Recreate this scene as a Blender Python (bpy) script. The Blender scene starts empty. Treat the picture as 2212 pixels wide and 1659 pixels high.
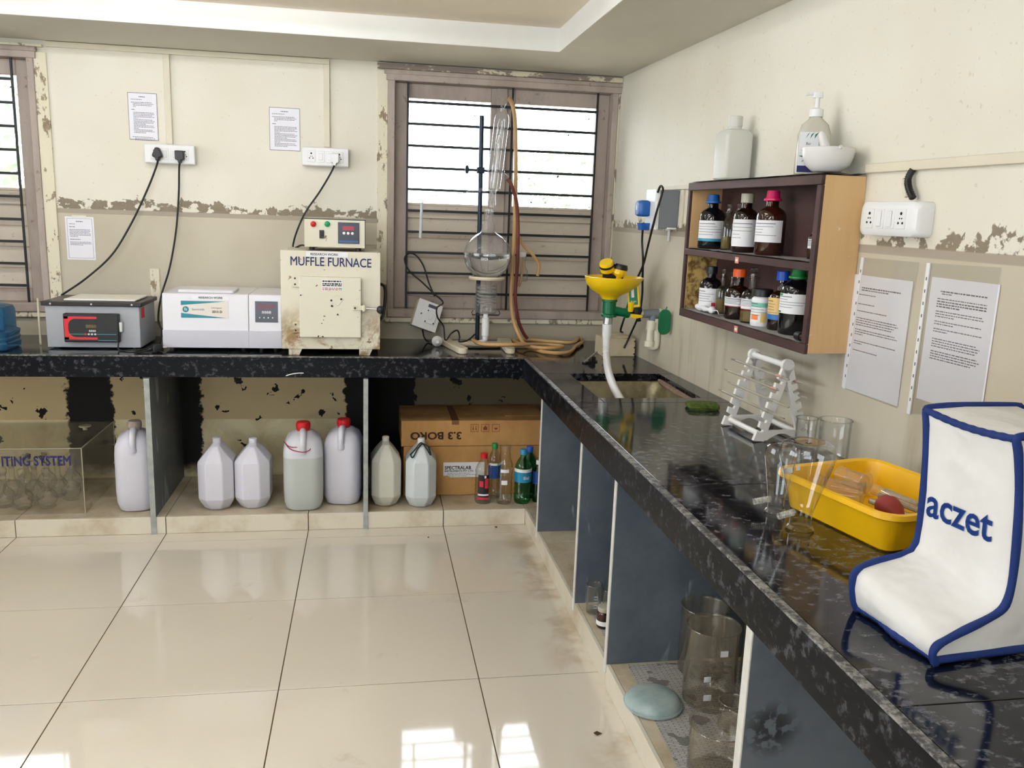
import bpy, math, random
from mathutils import Vector, Matrix
random.seed(7)
S = bpy.context.scene
COL = S.collection

# ------------------------------------------------------------------ camera
IW, IH, FPX = 2212, 1659, 1830.8
CAM = Vector((-1.2603, -4.3110, 1.4353))
YAW, PITCH, ROLL = .1711, -.1986, .0358
_cy, _sy, _cp, _sp = math.cos(YAW), math.sin(YAW), math.cos(PITCH), math.sin(PITCH)
FW = Vector((_sy*_cp, _cy*_cp, _sp)); _r = Vector((_cy, -_sy, 0)); _u = _r.cross(FW)
RT = math.cos(ROLL)*_r + math.sin(ROLL)*_u
UP = -math.sin(ROLL)*_r + math.cos(ROLL)*_u
cd = bpy.data.cameras.new('camera'); cam = bpy.data.objects.new('camera', cd); COL.objects.link(cam)
cd.sensor_width = 36; cd.lens = FPX/IW*36; cd.clip_start = .05
cam.matrix_world = Matrix(((RT.x, UP.x, -FW.x, CAM.x), (RT.y, UP.y, -FW.y, CAM.y), (RT.z, UP.z, -FW.z, CAM.z), (0, 0, 0, 1)))
S.camera = cam

# ------------------------------------------------------------------ view, world
S.view_settings.view_transform = 'Standard'; S.view_settings.look = 'None'
S.view_settings.exposure = 0.40; S.view_settings.gamma = 1; S.view_settings.use_curve_mapping = False
S.cycles.use_denoising = True
S.cycles.use_adaptive_sampling = True; S.cycles.adaptive_threshold = .1; S.cycles.use_light_tree = False
S.cycles.max_bounces = 7; S.cycles.transparent_max_bounces = 14; S.cycles.transmission_bounces = 6; S.cycles.diffuse_bounces = 3; S.cycles.glossy_bounces = 3
S.cycles.caustics_reflective = False; S.cycles.caustics_refractive = False; S.cycles.blur_glossy = 1.0
S.cycles.sample_clamp_indirect = 6
w = bpy.data.worlds.new('sky'); S.world = w; w.use_nodes = True
bg = w.node_tree.nodes['Background']; bg.inputs[0].default_value = (.86, .93, 1.0, 1); bg.inputs[1].default_value = 8.0
LAMP = 27.0     # radiance of the fluorescent tubes

# ------------------------------------------------------------------ helpers
def px_ray(x, y): return RT*((x-IW/2)/FPX) - UP*((y-IH/2)/FPX) + FW
def at(x, y, ax, v):                      # point of the place seen at a pixel, on the plane ax = v
    d = px_ray(x, y); i = 'xyz'.index(ax); return CAM + d*((v-CAM[i])/d[i])
WA, WX = .037, -.015                      # the right wall is turned by 2 degrees
def RW(s, n, z): return Vector((WX + s*math.sin(WA) - n*math.cos(WA), -s*math.cos(WA) - n*math.sin(WA), z))
def lin(v): v /= 255; return v/12.92 if v <= .04045 else ((v+.055)/1.055)**2.4
def C(r, g, b): return (lin(r), lin(g), lin(b), 1)

MATS = {}
class NT:
    def __init__(s, name):
        s.m = bpy.data.materials.new(name); s.m.use_nodes = True; s.t = s.m.node_tree
        s.b = s.t.nodes['Principled BSDF']; s.out = s.t.nodes['Material Output']; MATS[name] = s.m
    def n(s, typ, **kw):
        nd = s.t.nodes.new(typ)
        for k, v in kw.items():
            if k.startswith('i_'): nd.inputs[int(k[2:])].default_value = v
            else: setattr(nd, k, v)
        return nd
    def l(s, a, b): s.t.links.new(a, b)
    def coord(s, which='Object'): return s.n('ShaderNodeTexCoord').outputs[which]
    def noise(s, scale, detail=4, rough=.6, vec=None, dist=0, stretch=None):
        nd = s.n('ShaderNodeTexNoise'); nd.inputs['Scale'].default_value = scale; nd.inputs['Detail'].default_value = detail
        nd.inputs['Roughness'].default_value = rough; nd.inputs['Distortion'].default_value = dist
        v = vec or s.coord()
        if stretch:
            mp = s.n('ShaderNodeMapping'); mp.inputs['Scale'].default_value = stretch; s.l(v, mp.inputs[0]); v = mp.outputs[0]
        s.l(v, nd.inputs['Vector']); return nd.outputs['Fac']
    def sep(s, vec=None):
        nd = s.n('ShaderNodeSeparateXYZ'); s.l(vec or s.coord(), nd.inputs[0]); return nd.outputs
    def math(s, op, a, b=None, c=None):
        nd = s.n('ShaderNodeMath', operation=op)
        for i, v in enumerate((a, b, c)):
            if v is None: continue
            if isinstance(v, (int, float)): nd.inputs[i].default_value = v
            else: s.l(v, nd.inputs[i])
        return nd.outputs[0]
    def step(s, v, lo, hi):               # 0 below lo, 1 above hi
        nd = s.n('ShaderNodeMapRange'); nd.interpolation_type = 'SMOOTHSTEP'
        nd.inputs[1].default_value = lo; nd.inputs[2].default_value = hi; s.l(v, nd.inputs[0]); return nd.outputs[0]
    def mix(s, f, a, b):
        nd = s.n('ShaderNodeMix', data_type='RGBA')
        for i, v in ((0, f), (6, a), (7, b)):
            if isinstance(v, (int, float, tuple)): nd.inputs[i].default_value = v
            else: s.l(v, nd.inputs[i])
        return nd.outputs[2]
    def bump(s, h, strength=.3, dist=.01):
        nd = s.n('ShaderNodeBump'); nd.inputs['Strength'].default_value = strength; nd.inputs['Distance'].default_value = dist
        s.l(h, nd.inputs['Height']); s.l(nd.outputs[0], s.b.inputs['Normal'])
    def set(s, col=None, rough=None, metal=None, spec=None, coat=None, trans=None, emit=None, es=1, ior=None, sss=None):
        for k, v in (('Base Color', col), ('Roughness', rough), ('Metallic', metal), ('Specular IOR Level', spec), ('Coat Weight', coat), ('Transmission Weight', trans), ('IOR', ior), ('Subsurface Weight', sss)):
            if v is None: continue
            if isinstance(v, (int, float, tuple)): s.b.inputs[k].default_value = v
            else: s.l(v, s.b.inputs[k])
        if emit: s.b.inputs['Emission Color'].default_value = emit; s.b.inputs['Emission Strength'].default_value = es
        return s.m

def mat(name, col, rough=.5, metal=0, var=0, vs=20, bump=0, bs=120, **kw):
    if name in MATS: return MATS[name]
    t = NT(name); c = col
    if var:
        c2 = tuple(max(0, x*(1-var)) for x in col[:3])+(1,)
        c = t.mix(t.step(t.noise(vs), .3, .7), col, c2)
    if bump: t.bump(t.noise(bs), bump, .004)
    return t.set(col=c, rough=rough, metal=metal, **kw)
def glass(name, tint=(1, 1, 1, 1), edge=(.75, .8, .8, 1), ior=1.5, rough=.0, fac=1.0, dust=0, fe=3.6, dcol=(190, 176, 150)):
    # blown glass: clear through the middle, mirror-like and a little darker where the wall is seen edge-on
    if name in MATS: return MATS[name]
    t = NT(name)
    lw = t.n('ShaderNodeLayerWeight'); lw.inputs[0].default_value = .5; fc = lw.outputs['Facing']
    tr = t.n('ShaderNodeBsdfTransparent'); t.l(t.mix(t.math('POWER', fc, 3.0), tint, edge), tr.inputs[0])
    gl = t.n('ShaderNodeBsdfGlossy'); gl.inputs['Roughness'].default_value = rough
    fr = t.math('MULTIPLY_ADD', t.math('POWER', fc, fe), .85, .055)
    mx = t.n('ShaderNodeMixShader'); t.l(t.math('MULTIPLY', fr, fac), mx.inputs[0]); t.l(tr.outputs[0], mx.inputs[1]); t.l(gl.outputs[0], mx.inputs[2])
    last = mx.outputs[0]
    if dust:  # pale diffuse film, also carries painted-in reflections and glints
        df = t.n('ShaderNodeBsdfDiffuse'); df.inputs[0].default_value = C(*dcol); m3 = t.n('ShaderNodeMixShader'); m3.inputs[0].default_value = dust
        t.l(last, m3.inputs[1]); t.l(df.outputs[0], m3.inputs[2]); last = m3.outputs[0]
    t.l(last, t.out.inputs[0]); return t.m

class MB:
    def __init__(s): s.v = []; s.f = []
    def add(s, vs, fs):
        o = len(s.v); s.v += [tuple(p) for p in vs]; s.f += [tuple(i+o for i in f) for f in fs]; return s
    def box(s, x0, y0, z0, x1, y1, z1):
        x0, x1 = min(x0, x1), max(x0, x1); y0, y1 = min(y0, y1), max(y0, y1); z0, z1 = min(z0, z1), max(z0, z1)
        return s.add([(x0,y0,z0),(x1,y0,z0),(x1,y1,z0),(x0,y1,z0),(x0,y0,z1),(x1,y0,z1),(x1,y1,z1),(x0,y1,z1)],
                     [(0,3,2,1),(4,5,6,7),(0,1,5,4),(1,2,6,5),(2,3,7,6),(3,0,4,7)])
    def rings(s, rings, closed=False, cap=True):
        n = len(rings[0]); o = len(s.v)
        for r in rings: s.v += [tuple(p) for p in r]
        m = len(rings)
        for i in range(m if closed else m-1):
            a = o+i*n; b = o+((i+1) % m)*n
            for j in range(n):
                k = (j+1) % n; s.f.append((a+j, a+k, b+k, b+j))
        if cap and not closed:
            s.f.append(tuple(o+j for j in reversed(range(n)))); s.f.append(tuple(o+(m-1)*n+j for j in range(n)))
        return s
    def lathe(s, prof, seg=24, c=(0, 0, 0), cap=False):
        return s.rings([[(c[0]+max(r, 1e-5)*math.cos(2*math.pi*j/seg), c[1]+max(r, 1e-5)*math.sin(2*math.pi*j/seg), c[2]+z) for j in range(seg)] for r, z in prof], cap=cap)
    def tube(s, pts, r, seg=10, closed=False, cap=True):
        pts = [Vector(p) for p in pts]; n = len(pts); rs = r if isinstance(r, (list, tuple)) else [r]*n
        rings = []; nrm = None
        for i, p in enumerate(pts):
            a = pts[i-1] if (i or closed) else p; b = pts[(i+1) % n] if (i < n-1 or closed) else p
            t = (b-a).normalized()
            if nrm is None: nrm = t.orthogonal().normalized()
            nrm = (nrm - t*nrm.dot(t)); nrm = nrm.normalized() if nrm.length > 1e-6 else t.orthogonal().normalized()
            bi = t.cross(nrm)
            rings.append([p+(nrm*math.cos(2*math.pi*j/seg)+bi*math.sin(2*math.pi*j/seg))*rs[i] for j in range(seg)])
        return s.rings(rings, closed=closed, cap=cap)
    def rod(s, a, b, r, seg=12): return s.tube([a, b], r, seg)
    def prism(s, poly, a, b, plane='xy'):
        def P(u, v, w): return {'xy': (u, v, w), 'xz': (u, w, v), 'yz': (w, u, v)}[plane]
        return s.rings([[P(u, v, a) for u, v in poly], [P(u, v, b) for u, v in poly]])
    def loft(s, secs, n=5, cap=True):      # rounded-rectangle sections: (z, hx, hy, r[, ox, oy])
        R = []
        for q in secs:
            z, hx, hy, r = q[:4]; ox, oy = (q[4], q[5]) if len(q) > 5 else (0, 0); r = min(r, hx*.999, hy*.999); ring = []
            for k, (sx, sy) in enumerate(((1, 1), (-1, 1), (-1, -1), (1, -1))):
                for i in range(n):
                    a = math.pi/2*(k+i/(n-1)); ring.append((ox+sx*(hx-r)+r*math.cos(a), oy+sy*(hy-r)+r*math.sin(a), z))
            R.append(ring)
        return s.rings(R, cap=cap)
    def sphere(s, c, r, seg=16, rg=10, sc=(1, 1, 1)):
        rings = []
        for i in range(rg+1):
            t = -math.pi/2+math.pi*i/rg; q = max(math.cos(t), 1e-4)*r
            rings.append([(c[0]+sc[0]*q*math.cos(2*math.pi*j/seg), c[1]+sc[1]*q*math.sin(2*math.pi*j/seg), c[2]+sc[2]*r*math.sin(t)) for j in range(seg)])
        return s.rings(rings, cap=False)
    def xf(s, m): s.v = [tuple(m @ Vector(p)) for p in s.v]; return s
    def build(s, name, m, parent=None, loc=None, rot=None, bevel=0, smooth=True, ang=35, sub=0, bseg=2):
        me = bpy.data.meshes.new(name); me.from_pydata(s.v, [], s.f); me.update()
        if smooth:
            me.polygons.foreach_set('use_smooth', [True]*len(me.polygons)); me.set_sharp_from_angle(angle=math.radians(ang))
        return link(name, me, m, parent, loc, rot, bevel, sub, bseg)
def link(name, me, m, parent=None, loc=None, rot=None, bevel=0, sub=0, bseg=2):
    o = bpy.data.objects.new(name, me); COL.objects.link(o)
    if m is not None and not me.materials: me.materials.append(MATS[m] if isinstance(m, str) else m)
    o.parent = parent
    if loc is not None: o.location = loc
    if rot is not None: o.rotation_euler = rot
    if bevel:
        b = o.modifiers.new('edge', 'BEVEL'); b.width = bevel; b.segments = bseg; b.limit_method = 'ANGLE'; b.harden_normals = False
    if sub:
        b = o.modifiers.new('smooth', 'SUBSURF'); b.levels = sub; b.render_levels = sub
    return o
def bx(name, m, parent, x0, y0, z0, x1, y1, z1, bevel=0, **kw): return MB().box(x0, y0, z0, x1, y1, z1).build(name, m, parent, bevel=bevel, **kw)
def tag(o, label, cat, group=None, kind=None):
    o['label'] = label; o['category'] = cat
    if group: o['group'] = group
    if kind: o['kind'] = kind
    return o
def thing(name, label, cat, loc=(0, 0, 0), rz=0, group=None, rot=None):
    o = bpy.data.objects.new(name, None); COL.objects.link(o); o.location = loc; o.rotation_euler = rot or (0, 0, rz); o.empty_display_size = .05
    return tag(o, label, cat, group)
def struct(o): o['kind'] = 'structure'; return o
def root(name, loc=(0, 0, 0)):
    o = bpy.data.objects.new(name, None); COL.objects.link(o); o.location = loc; return struct(o)
def copy_tree(o, parent=None):
    c = o.copy(); COL.objects.link(c); c.parent = parent
    for ch in o.children: copy_tree(ch, c)
    return c
def spline(pts, n=8, closed=False):        # Catmull-Rom through the points
    P = [Vector(p) for p in pts]; m = len(P); out = []
    for i in range(m if closed else m-1):
        if closed: a, b, c, d = P[i-1], P[i], P[(i+1) % m], P[(i+2) % m]
        else: a, b, c, d = P[max(i-1, 0)], P[i], P[i+1], P[min(i+2, m-1)]
        for k in range(n):
            t = k/n; out.append(.5*((2*b)+(c-a)*t+(2*a-5*b+4*c-d)*t*t+(3*b-a-3*c+d)*t**3))
    if not closed: out.append(P[-1])
    return out
def text(name, body, size, m, parent, loc, rot, sx=1, ext=.0002, align='CENTER', bold=0, spacing=1):
    cu = bpy.data.curves.new(name, 'FONT'); cu.body = body; cu.size = size; cu.extrude = ext; cu.align_x = align; cu.align_y = 'CENTER'
    cu.bevel_depth = bold; cu.bevel_resolution = 0; cu.resolution_u = 3; cu.space_character = spacing
    o = bpy.data.objects.new(name, cu); COL.objects.link(o); cu.materials.append(MATS[m] if isinstance(m, str) else m)
    o.parent = parent; o.location = loc; o.rotation_euler = rot; o.scale = (sx, 1, 1); return o
FRONT = (math.pi/2, 0, 0)                  # lettering that faces -y
def words(rows, x0, x1, ztop, pitch, h, ww=.012):
    # printed lines too small to read: rows of dark word marks on an xz sheet facing -y (y = 0)
    mb = MB(); z = ztop
    for r in rows:
        if r:
            a, b = r[0], r[1]; hh = h*(r[2] if len(r) > 2 else 1); x = x0+(x1-x0)*a; xe = x0+(x1-x0)*b
            while x < xe-.001:
                wd = min(ww*random.uniform(.4, 1.5), xe-x); mb.add([(x, 0, z-hh), (x+wd, 0, z-hh), (x+wd, 0, z), (x, 0, z)], [(0, 1, 2, 3)]); x += wd+ww*.22
        z -= pitch
    return mb
# ================================================================== materials of the room
ZC, ZT, ZP, TY, TX = 2.1195, .79, .0775, -.546, -.4532   # beam soffit, worktop, plinth, edges of the ceiling recess
ZR = 2.215
def wall_mat(name, right=False):
    t = NT(name); co = t.coord(); x, y, z = t.sep(co); along = y if right else x
    n1 = t.noise(2.2, 2); n2 = t.noise(17, 4, .65); n3 = t.noise(60, 2); n4 = t.noise(7, 4, .7, dist=.6)
    cream = t.mix(t.step(n1, .3, .75), C(234, 229, 215), C(228, 222, 205))
    cream = t.mix(t.math('MULTIPLY', t.step(n3, .66, .72), .35), cream, C(190, 178, 150))
    beige = t.mix(t.step(n1, .3, .7), C(203, 195, 176), C(194, 185, 165))
    low = t.mix(t.step(n4, .35, .7), C(232, 220, 182), C(216, 200, 156))
    col = t.mix(t.step(z, 1.384, 1.388), beige, cream)
    if not right: col = t.mix(t.step(z, .371, .374), low, t.mix(t.step(z, .755, .76), t.mix(n1, C(214, 194, 150), C(198, 176, 132)), col))  # beige band under the worktop, browned to paint in its low light
    # flaked paint along the edge of the dado
    hgt = t.math('MULTIPLY_ADD', n4, .20, -.058) if not right else t.math('MULTIPLY_ADD', n4, .20, -.066)
    top = t.math('SUBTRACT', t.math('SUBTRACT', z, 1.386), hgt)
    flake = t.math('MULTIPLY', t.math('SUBTRACT', 1, t.step(top, -.004, .002)), t.step(z, 1.383, 1.386))
    flake = t.math('MULTIPLY', flake, t.step(n2, .49, .54) if right else t.step(n2, .43, .48))
    col = t.mix(flake, col, t.mix(n2, C(104, 92, 76), C(160, 148, 128)))
    under = t.math('MULTIPLY', t.step(z, 1.362, 1.366), t.math('SUBTRACT', 1, t.step(z, 1.384, 1.388)))
    col = t.mix(t.math('MULTIPLY', under, .8), col, C(162, 150, 134))
    if not right:
        # black damp under the worktop, between the bays, and chipped spots
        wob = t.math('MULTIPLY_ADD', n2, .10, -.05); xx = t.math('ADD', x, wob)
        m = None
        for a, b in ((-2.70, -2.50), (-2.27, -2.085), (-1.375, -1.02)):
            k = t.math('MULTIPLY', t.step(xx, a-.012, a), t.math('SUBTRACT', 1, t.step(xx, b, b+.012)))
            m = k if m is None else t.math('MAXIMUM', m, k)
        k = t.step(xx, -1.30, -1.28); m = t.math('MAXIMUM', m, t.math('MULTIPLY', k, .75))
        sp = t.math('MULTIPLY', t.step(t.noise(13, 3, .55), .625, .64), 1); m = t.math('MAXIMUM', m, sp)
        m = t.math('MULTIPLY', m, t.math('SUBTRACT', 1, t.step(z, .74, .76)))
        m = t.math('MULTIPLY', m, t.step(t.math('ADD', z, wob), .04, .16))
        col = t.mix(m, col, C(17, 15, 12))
        # wall darker towards the worktop
        d = t.math('MULTIPLY', t.math('MULTIPLY', t.step(z, .78, .80), t.math('SUBTRACT', 1, t.step(z, .80, .95))), .25); col = t.mix(d, col, C(120, 110, 85))
    else:
        st = t.math('MULTIPLY', t.step(t.noise(3, 4, .6, stretch=(1, 3.5, .5)), .52, .7), t.math('SUBTRACT', 1, t.step(z, .85, 1.35)))
        col = t.mix(t.math('MULTIPLY', st, .45), col, C(150, 136, 108))
    return t.set(col=col, rough=.62, spec=.25)
wall_mat('wall_paint_back'); wall_mat('wall_paint_right', True)
mat('plain_cream', C(234, 229, 216), .7)
mat('soffit_paint', C(212, 208, 194), .75, var=.04, vs=4)
mat('ceiling_paint', C(243, 231, 212), .8, var=.03, vs=3)
mat('recess_white', C(238, 236, 230), .7, var=.03, vs=6)
t = NT('floor_tile'); gp_ = t.n('ShaderNodeNewGeometry').outputs['Position']; n = t.noise(1.3, 3, vec=gp_); px_ = t.sep(gp_)[0]
dirt = t.math('MULTIPLY', t.step(t.noise(5, 5, .7, vec=gp_), .60, .74), .22)
edge = t.math('MULTIPLY', t.step(px_, -.72, -.56), t.step(t.noise(4, 4, .65, vec=gp_), .44, .62)); dirt = t.math('MAXIMUM', dirt, t.math('MULTIPLY', edge, .5))
t.set(col=t.mix(dirt, t.mix(n, C(224, 215, 199), C(212, 202, 184)), C(156, 128, 84)), rough=t.math('MULTIPLY_ADD', t.noise(6, 2, vec=gp_), .05, .03), spec=.6, coat=.2)
t.b.inputs['Coat Roughness'].default_value = .03
mat('grout', C(84, 64, 42), .9)
t = NT('plinth_tile'); n = t.noise(4, 6, .65)
t.set(col=t.mix(t.step(n, .45, .75), C(218, 210, 192), C(190, 175, 148)), rough=.22, spec=.5)
t = NT('plinth_top'); n = t.noise(5, 6, .7)
t.set(col=t.mix(t.step(n, .35, .75), C(200, 188, 164), C(158, 140, 110)), rough=.4, spec=.4)

# ================================================================== floor: tiles on a bed
LX, FY = -5.19, -7.0                        # far walls of the room
fl = struct(bx('floor', 'grout', None, LX-.1, FY-.1, -.12, .35, .2, -.0015, smooth=False))
TS = .61; GX, GY = -2.137, -1.297
xs = [LX] + [GX+TS*k for k in range(-4, 3)] + [-.2]; ys = [FY] + [GY+TS*k for k in range(-9, 2)] + [-.55]
xs = [v for v in xs if LX <= v <= -.2]; g = .0017; cache = {}
for i in range(len(xs)-1):
    for j in range(len(ys)-1):
        dx, dy = round(xs[i+1]-xs[i], 4), round(ys[j+1]-ys[j], 4); k = (dx, dy)
        if dx < .02 or dy < .02: continue
        if k not in cache:
            o = bx('tile', 'floor_tile', fl, -dx/2+g, -dy/2+g, -.01, dx/2-g, dy/2-g, 0, bevel=.0006, smooth=False); cache[k] = o.data
        else:
            o = link('tile', cache[k], None, fl, bevel=.0006)
        o.location = ((xs[i]+xs[i+1])/2, (ys[j]+ys[j+1])/2, 0)

# ================================================================== walls with the window openings
WIN = [(-1.149, -.045, .932, 2.045), (-1.149-2.715, -.045-2.715, .932, 2.045)]
wb = MB(); zt = ZC+.5; TH = .23
cuts = [LX-.2] + [WIN[1][0], WIN[1][1], WIN[0][0], WIN[0][1]] + [.30]
for i in range(5):
    a, b = cuts[i], cuts[i+1]
    if i in (1, 3): wb.box(a, 0, -.1, b, TH, .932); wb.box(a, 0, 2.045, b, TH, zt)
    else: wb.box(a, 0, -.1, b, TH, zt)
struct(wb.build('wall_back', 'wall_paint_back', smooth=False))
wr = MB(); a, b = RW(-.05, 0, 0), RW(7.4, 0, 0)
wr.prism([(a.x, a.y), (b.x, b.y), (b.x+.2, b.y), (a.x+.2, a.y)][::-1], -.1, zt)
struct(wr.build('wall_right', 'wall_paint_right', smooth=False))
# the other two walls, out of view; wide windows added for fill daylight
OW = (.95, 2.0)
wl = MB(); wl.box(LX-.2, FY-.2, -.1, LX, -4.4, zt); wl.box(LX-.2, -1.4, -.1, LX, 0, zt); wl.box(LX-.2, -4.4, -.1, LX, -1.4, OW[0]); wl.box(LX-.2, -4.4, OW[1], LX, -1.4, zt); struct(wl.build('wall_left', 'plain_cream', smooth=False))
wf = MB(); wf.box(LX, FY-.2, -.1, -4.3, FY, zt); wf.box(-1.3, FY-.2, -.1, .5, FY, zt); wf.box(-4.3, FY-.2, -.1, -1.3, FY, OW[0]); wf.box(-4.3, FY-.2, OW[1], -1.3, FY, zt); struct(wf.build('wall_front', 'plain_cream', smooth=False))
# soffit of the edge beams and the recess of the ceiling
ce = root('ceiling')
bx('soffit', 'soffit_paint', ce, LX-.1, TY, ZC, .32, .05, ZC+.06, smooth=False)
bx('soffit', 'soffit_paint', ce, TX, FY-.1, ZC, .32, TY, ZC+.06, smooth=False)
bx('recess_side', 'recess_white', ce, LX-.1, TY+.0005, ZC+.0006, TX+.004, TY-.004, ZR+.02, smooth=False)
bx('recess_side', 'recess_white', ce, TX-.004, FY-.1, ZC+.0006, TX-.0005, TY-.004, ZR+.02, smooth=False)
bx('slab', 'ceiling_paint', ce, LX-.1, FY-.1, ZR, TX, TY, ZR+.1, smooth=False)

# tube lights on the ceiling slab; the room-centre and rear rows are added fill
mat('lamp_white', C(240, 240, 238), .5)
t = NT('tube_glow'); t.set(col=(1, 1, 1, 1), emit=(.96, .98, 1.0, 1), es=LAMP)
def tube_light(x, y, along, L, label):
    r = thing('tube_light', label, 'light', (x, y, ZR), 0 if along == 'x' else math.pi/2, 'ceiling tube lights')
    bx('housing', 'lamp_white', r, -L/2, -.02, -.022, L/2, .02, 0, bevel=.003)
    MB().rod((-L/2+.02, 0, -.038), (L/2-.02, 0, -.038), .013, 14).build('tube', 'tube_glow', r)
    for s in (-1, 1): bx('end_cap', 'lamp_white', r, s*L/2-.012, -.016, -.055, s*L/2+.012, .016, -.001, bevel=.003)
tube_light(-2.0, -1.2, 'x', 1.2, 'white ceiling tube light nearest the barred window')
tube_light(-3.6, -1.2, 'x', 1.2, 'white ceiling tube light nearest the water jar corner')
tube_light(-.95, -2.0, 'y', .6, 'white ceiling tube light running along the bottle shelf wall')
tube_light(-2.1, -3.1, 'x', 1.2, 'added white ceiling fill tube light over the middle of the floor')
tube_light(-.80, -4.6, 'y', 1.2, 'white ceiling tube light beside the covered balance')
tube_light(-1.7, -2.1, 'x', 1.2, 'added white ceiling fill tube light in front of the sink')  # extra tube, added to lift the lower walls
tube_light(-2.0, -4.2, 'x', 1.2, 'added white ceiling fill tube light just above the viewer')  # also added for more light low on the walls
tube_light(-3.9, -3.1, 'x', 1.2, 'added white ceiling fill tube light by the far side wall')
tube_light(-2.4, -5.2, 'x', 1.2, 'added white ceiling fill tube light at the rear of the room')
tube_light(-4.1, -5.6, 'x', 1.2, 'added white ceiling fill tube light in the rear far corner')

# ================================================================== windows
t = NT('taupe_wood'); n = t.noise(6, 6, .65, stretch=(1, 1, .25))
c = t.mix(t.step(n, .35, .7), C(182, 168, 158), C(160, 147, 138)); c = t.mix(t.math('MULTIPLY', t.step(t.noise(30, 5), .62, .7), .5), c, C(92, 74, 60))
t.bump(t.noise(50, 5), .2, .004); t.set(col=c, rough=.6, spec=.3)
t = NT('taupe_board'); n = t.noise(4, 6, .65, stretch=(.3, 1, 1))
c = t.mix(t.step(n, .35, .7), C(204, 193, 177), C(184, 172, 156)); c = t.mix(t.math('MULTIPLY', t.step(t.noise(34, 5), .62, .7), .4), c, C(110, 92, 74))
t.set(col=c, rough=.65, spec=.3)
t = NT('chipped_cream'); n = t.noise(22, 6, .7, stretch=(1, 1, .5))
t.set(col=t.mix(t.step(n, .56, .6), C(228, 220, 196), t.mix(t.noise(70), C(96, 78, 58), C(176, 160, 132))), rough=.7); t.bump(n, .3, .005)
t = NT('chipped_head'); n = t.noise(16, 6, .7, stretch=(.5, 1, 1))
t.set(col=t.mix(t.step(n, .44, .49), C(222, 212, 186), C(140, 126, 116)), rough=.7); t.bump(n, .3, .005)
mat('iron', C(20, 22, 27), .45, spec=.4)
t = NT('window_glass'); fr = t.n('ShaderNodeFresnel'); fr.inputs[0].default_value = 1.45
tr = t.n('ShaderNodeBsdfTransparent'); gl = t.n('ShaderNodeBsdfGlossy'); gl.inputs['Roughness'].default_value = .02
df = t.n('ShaderNodeBsdfDiffuse'); df.inputs[0].default_value = C(60, 56, 50)
m1 = t.n('ShaderNodeMixShader'); t.l(fr.outputs[0], m1.inputs[0]); t.l(tr.outputs[0], m1.inputs[1]); t.l(gl.outputs[0], m1.inputs[2])
m2 = t.n('ShaderNodeMixShader'); t.l(t.math('MULTIPLY', t.step(t.noise(24, 2, .5), .745, .755), 1), m2.inputs[0]); t.l(m1.outputs[0], m2.inputs[1]); t.l(df.outputs[0], m2.inputs[2]); t.l(m2.outputs[0], t.out.inputs[0])
def window(idx, dx):
    r = root('window_%d' % idx, (dx, 0, 0)); X0, X1, Z0, Z1 = -1.149, -.045, .932, 2.045
    # outer wooden frame, a stepped moulding round the opening
    bx('frame_jamb', 'taupe_wood', r, X0-.022, -.014, Z0-.02, X0+.012, .10, Z1+.03, .003)
    bx('frame_jamb', 'taupe_wood', r, X1-.012, -.014, Z0-.02, X1+.018, .10, Z1+.03, .003)
    bx('frame_head', 'taupe_wood', r, X0-.03, -.022, Z1-.006, X1+.03, .10, Z1+.04, .003)
    bx('frame_moulding', 'taupe_wood', r, X0-.04, -.030, Z1+.022, X1+.035, .0, Z1+.043, .004)
    bx('frame_sill', 'taupe_wood', r, X0-.02, -.03, Z0-.03, X1+.02, .10, Z0+.012, .004)
    bx('sill_ledge', 'chipped_cream', r, X0-.03, -.022, Z0-.055, X1+.03, .0, Z0-.031, .003)
    y0, y1 = .045, .085
    for a, b, g0, g1 in ((X0+.012, -.606, -1.076, -.662), (-.604, X1-.012, -.541, -.122)):
        s = bpy.data.objects.new('sash', None); COL.objects.link(s); s.parent = r
        zg0, zg1 = 1.462, 1.972
        bx('stile', 'taupe_wood', s, a, y0, Z0+.012, g0, y1, Z1-.006, .003); bx('stile', 'taupe_wood', s, g1, y0, Z0+.012, b, y1, Z1-.006, .003)
        bx('top_rail', 'taupe_wood', s, g0, y0, zg1, g1, y1, Z1-.006, .003); bx('lock_rail', 'taupe_board', s, g0, y0, 1.396, g1, y1, zg0, .003)
        bx('bottom_rail', 'taupe_wood', s, g0, y0, Z0+.012, g1, y1, 1.006, .003)
        bx('pane', 'window_glass', s, g0-.005, .063, zg0-.005, g1+.005, .067, zg1+.005, smooth=False)
        bx('glazing_bead', 'taupe_board', s, g0, y0-.004, zg0-.004, g1, y0+.012, zg0+.008, .002)
        hb = (1.396-1.006)/4
        for k in range(4):                       # weather boards, each lapping the one below
            z = 1.006+hb*k
            MB().add([(g0,.052,z),(g1,.052,z),(g1,.066,z),(g0,.066,z),(g0,.064,z+hb+.004),(g1,.064,z+hb+.004),(g1,.078,z+hb+.004),(g0,.078,z+hb+.004)],
                [(0,3,2,1),(4,5,6,7),(0,1,5,4),(1,2,6,5),(2,3,7,6),(3,0,4,7)]).build('board', 'taupe_board', s, bevel=.0015)
    bx('cover_strip', 'taupe_wood', r, -.635, .034, Z0+.012, -.582, .046, Z1-.006, .003)
    gr = bpy.data.objects.new('grille', None); COL.objects.link(gr); gr.parent = r
    for z in (1.949, 1.847, 1.744, 1.640, 1.535, 1.432, 1.328, 1.226, 1.124, 1.022):
        bx('grille_bar', 'iron', gr, -1.078, .014, z-.006, -.126, .022, z+.006, .001)
    for x in (-1.074, -.560, -.128): bx('grille_post', 'iron', gr, x-.005, .008, Z0+.0, x+.005, .016, Z1-.004, .001)
    return r
window(1, 0); window(2, -2.715)
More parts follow.
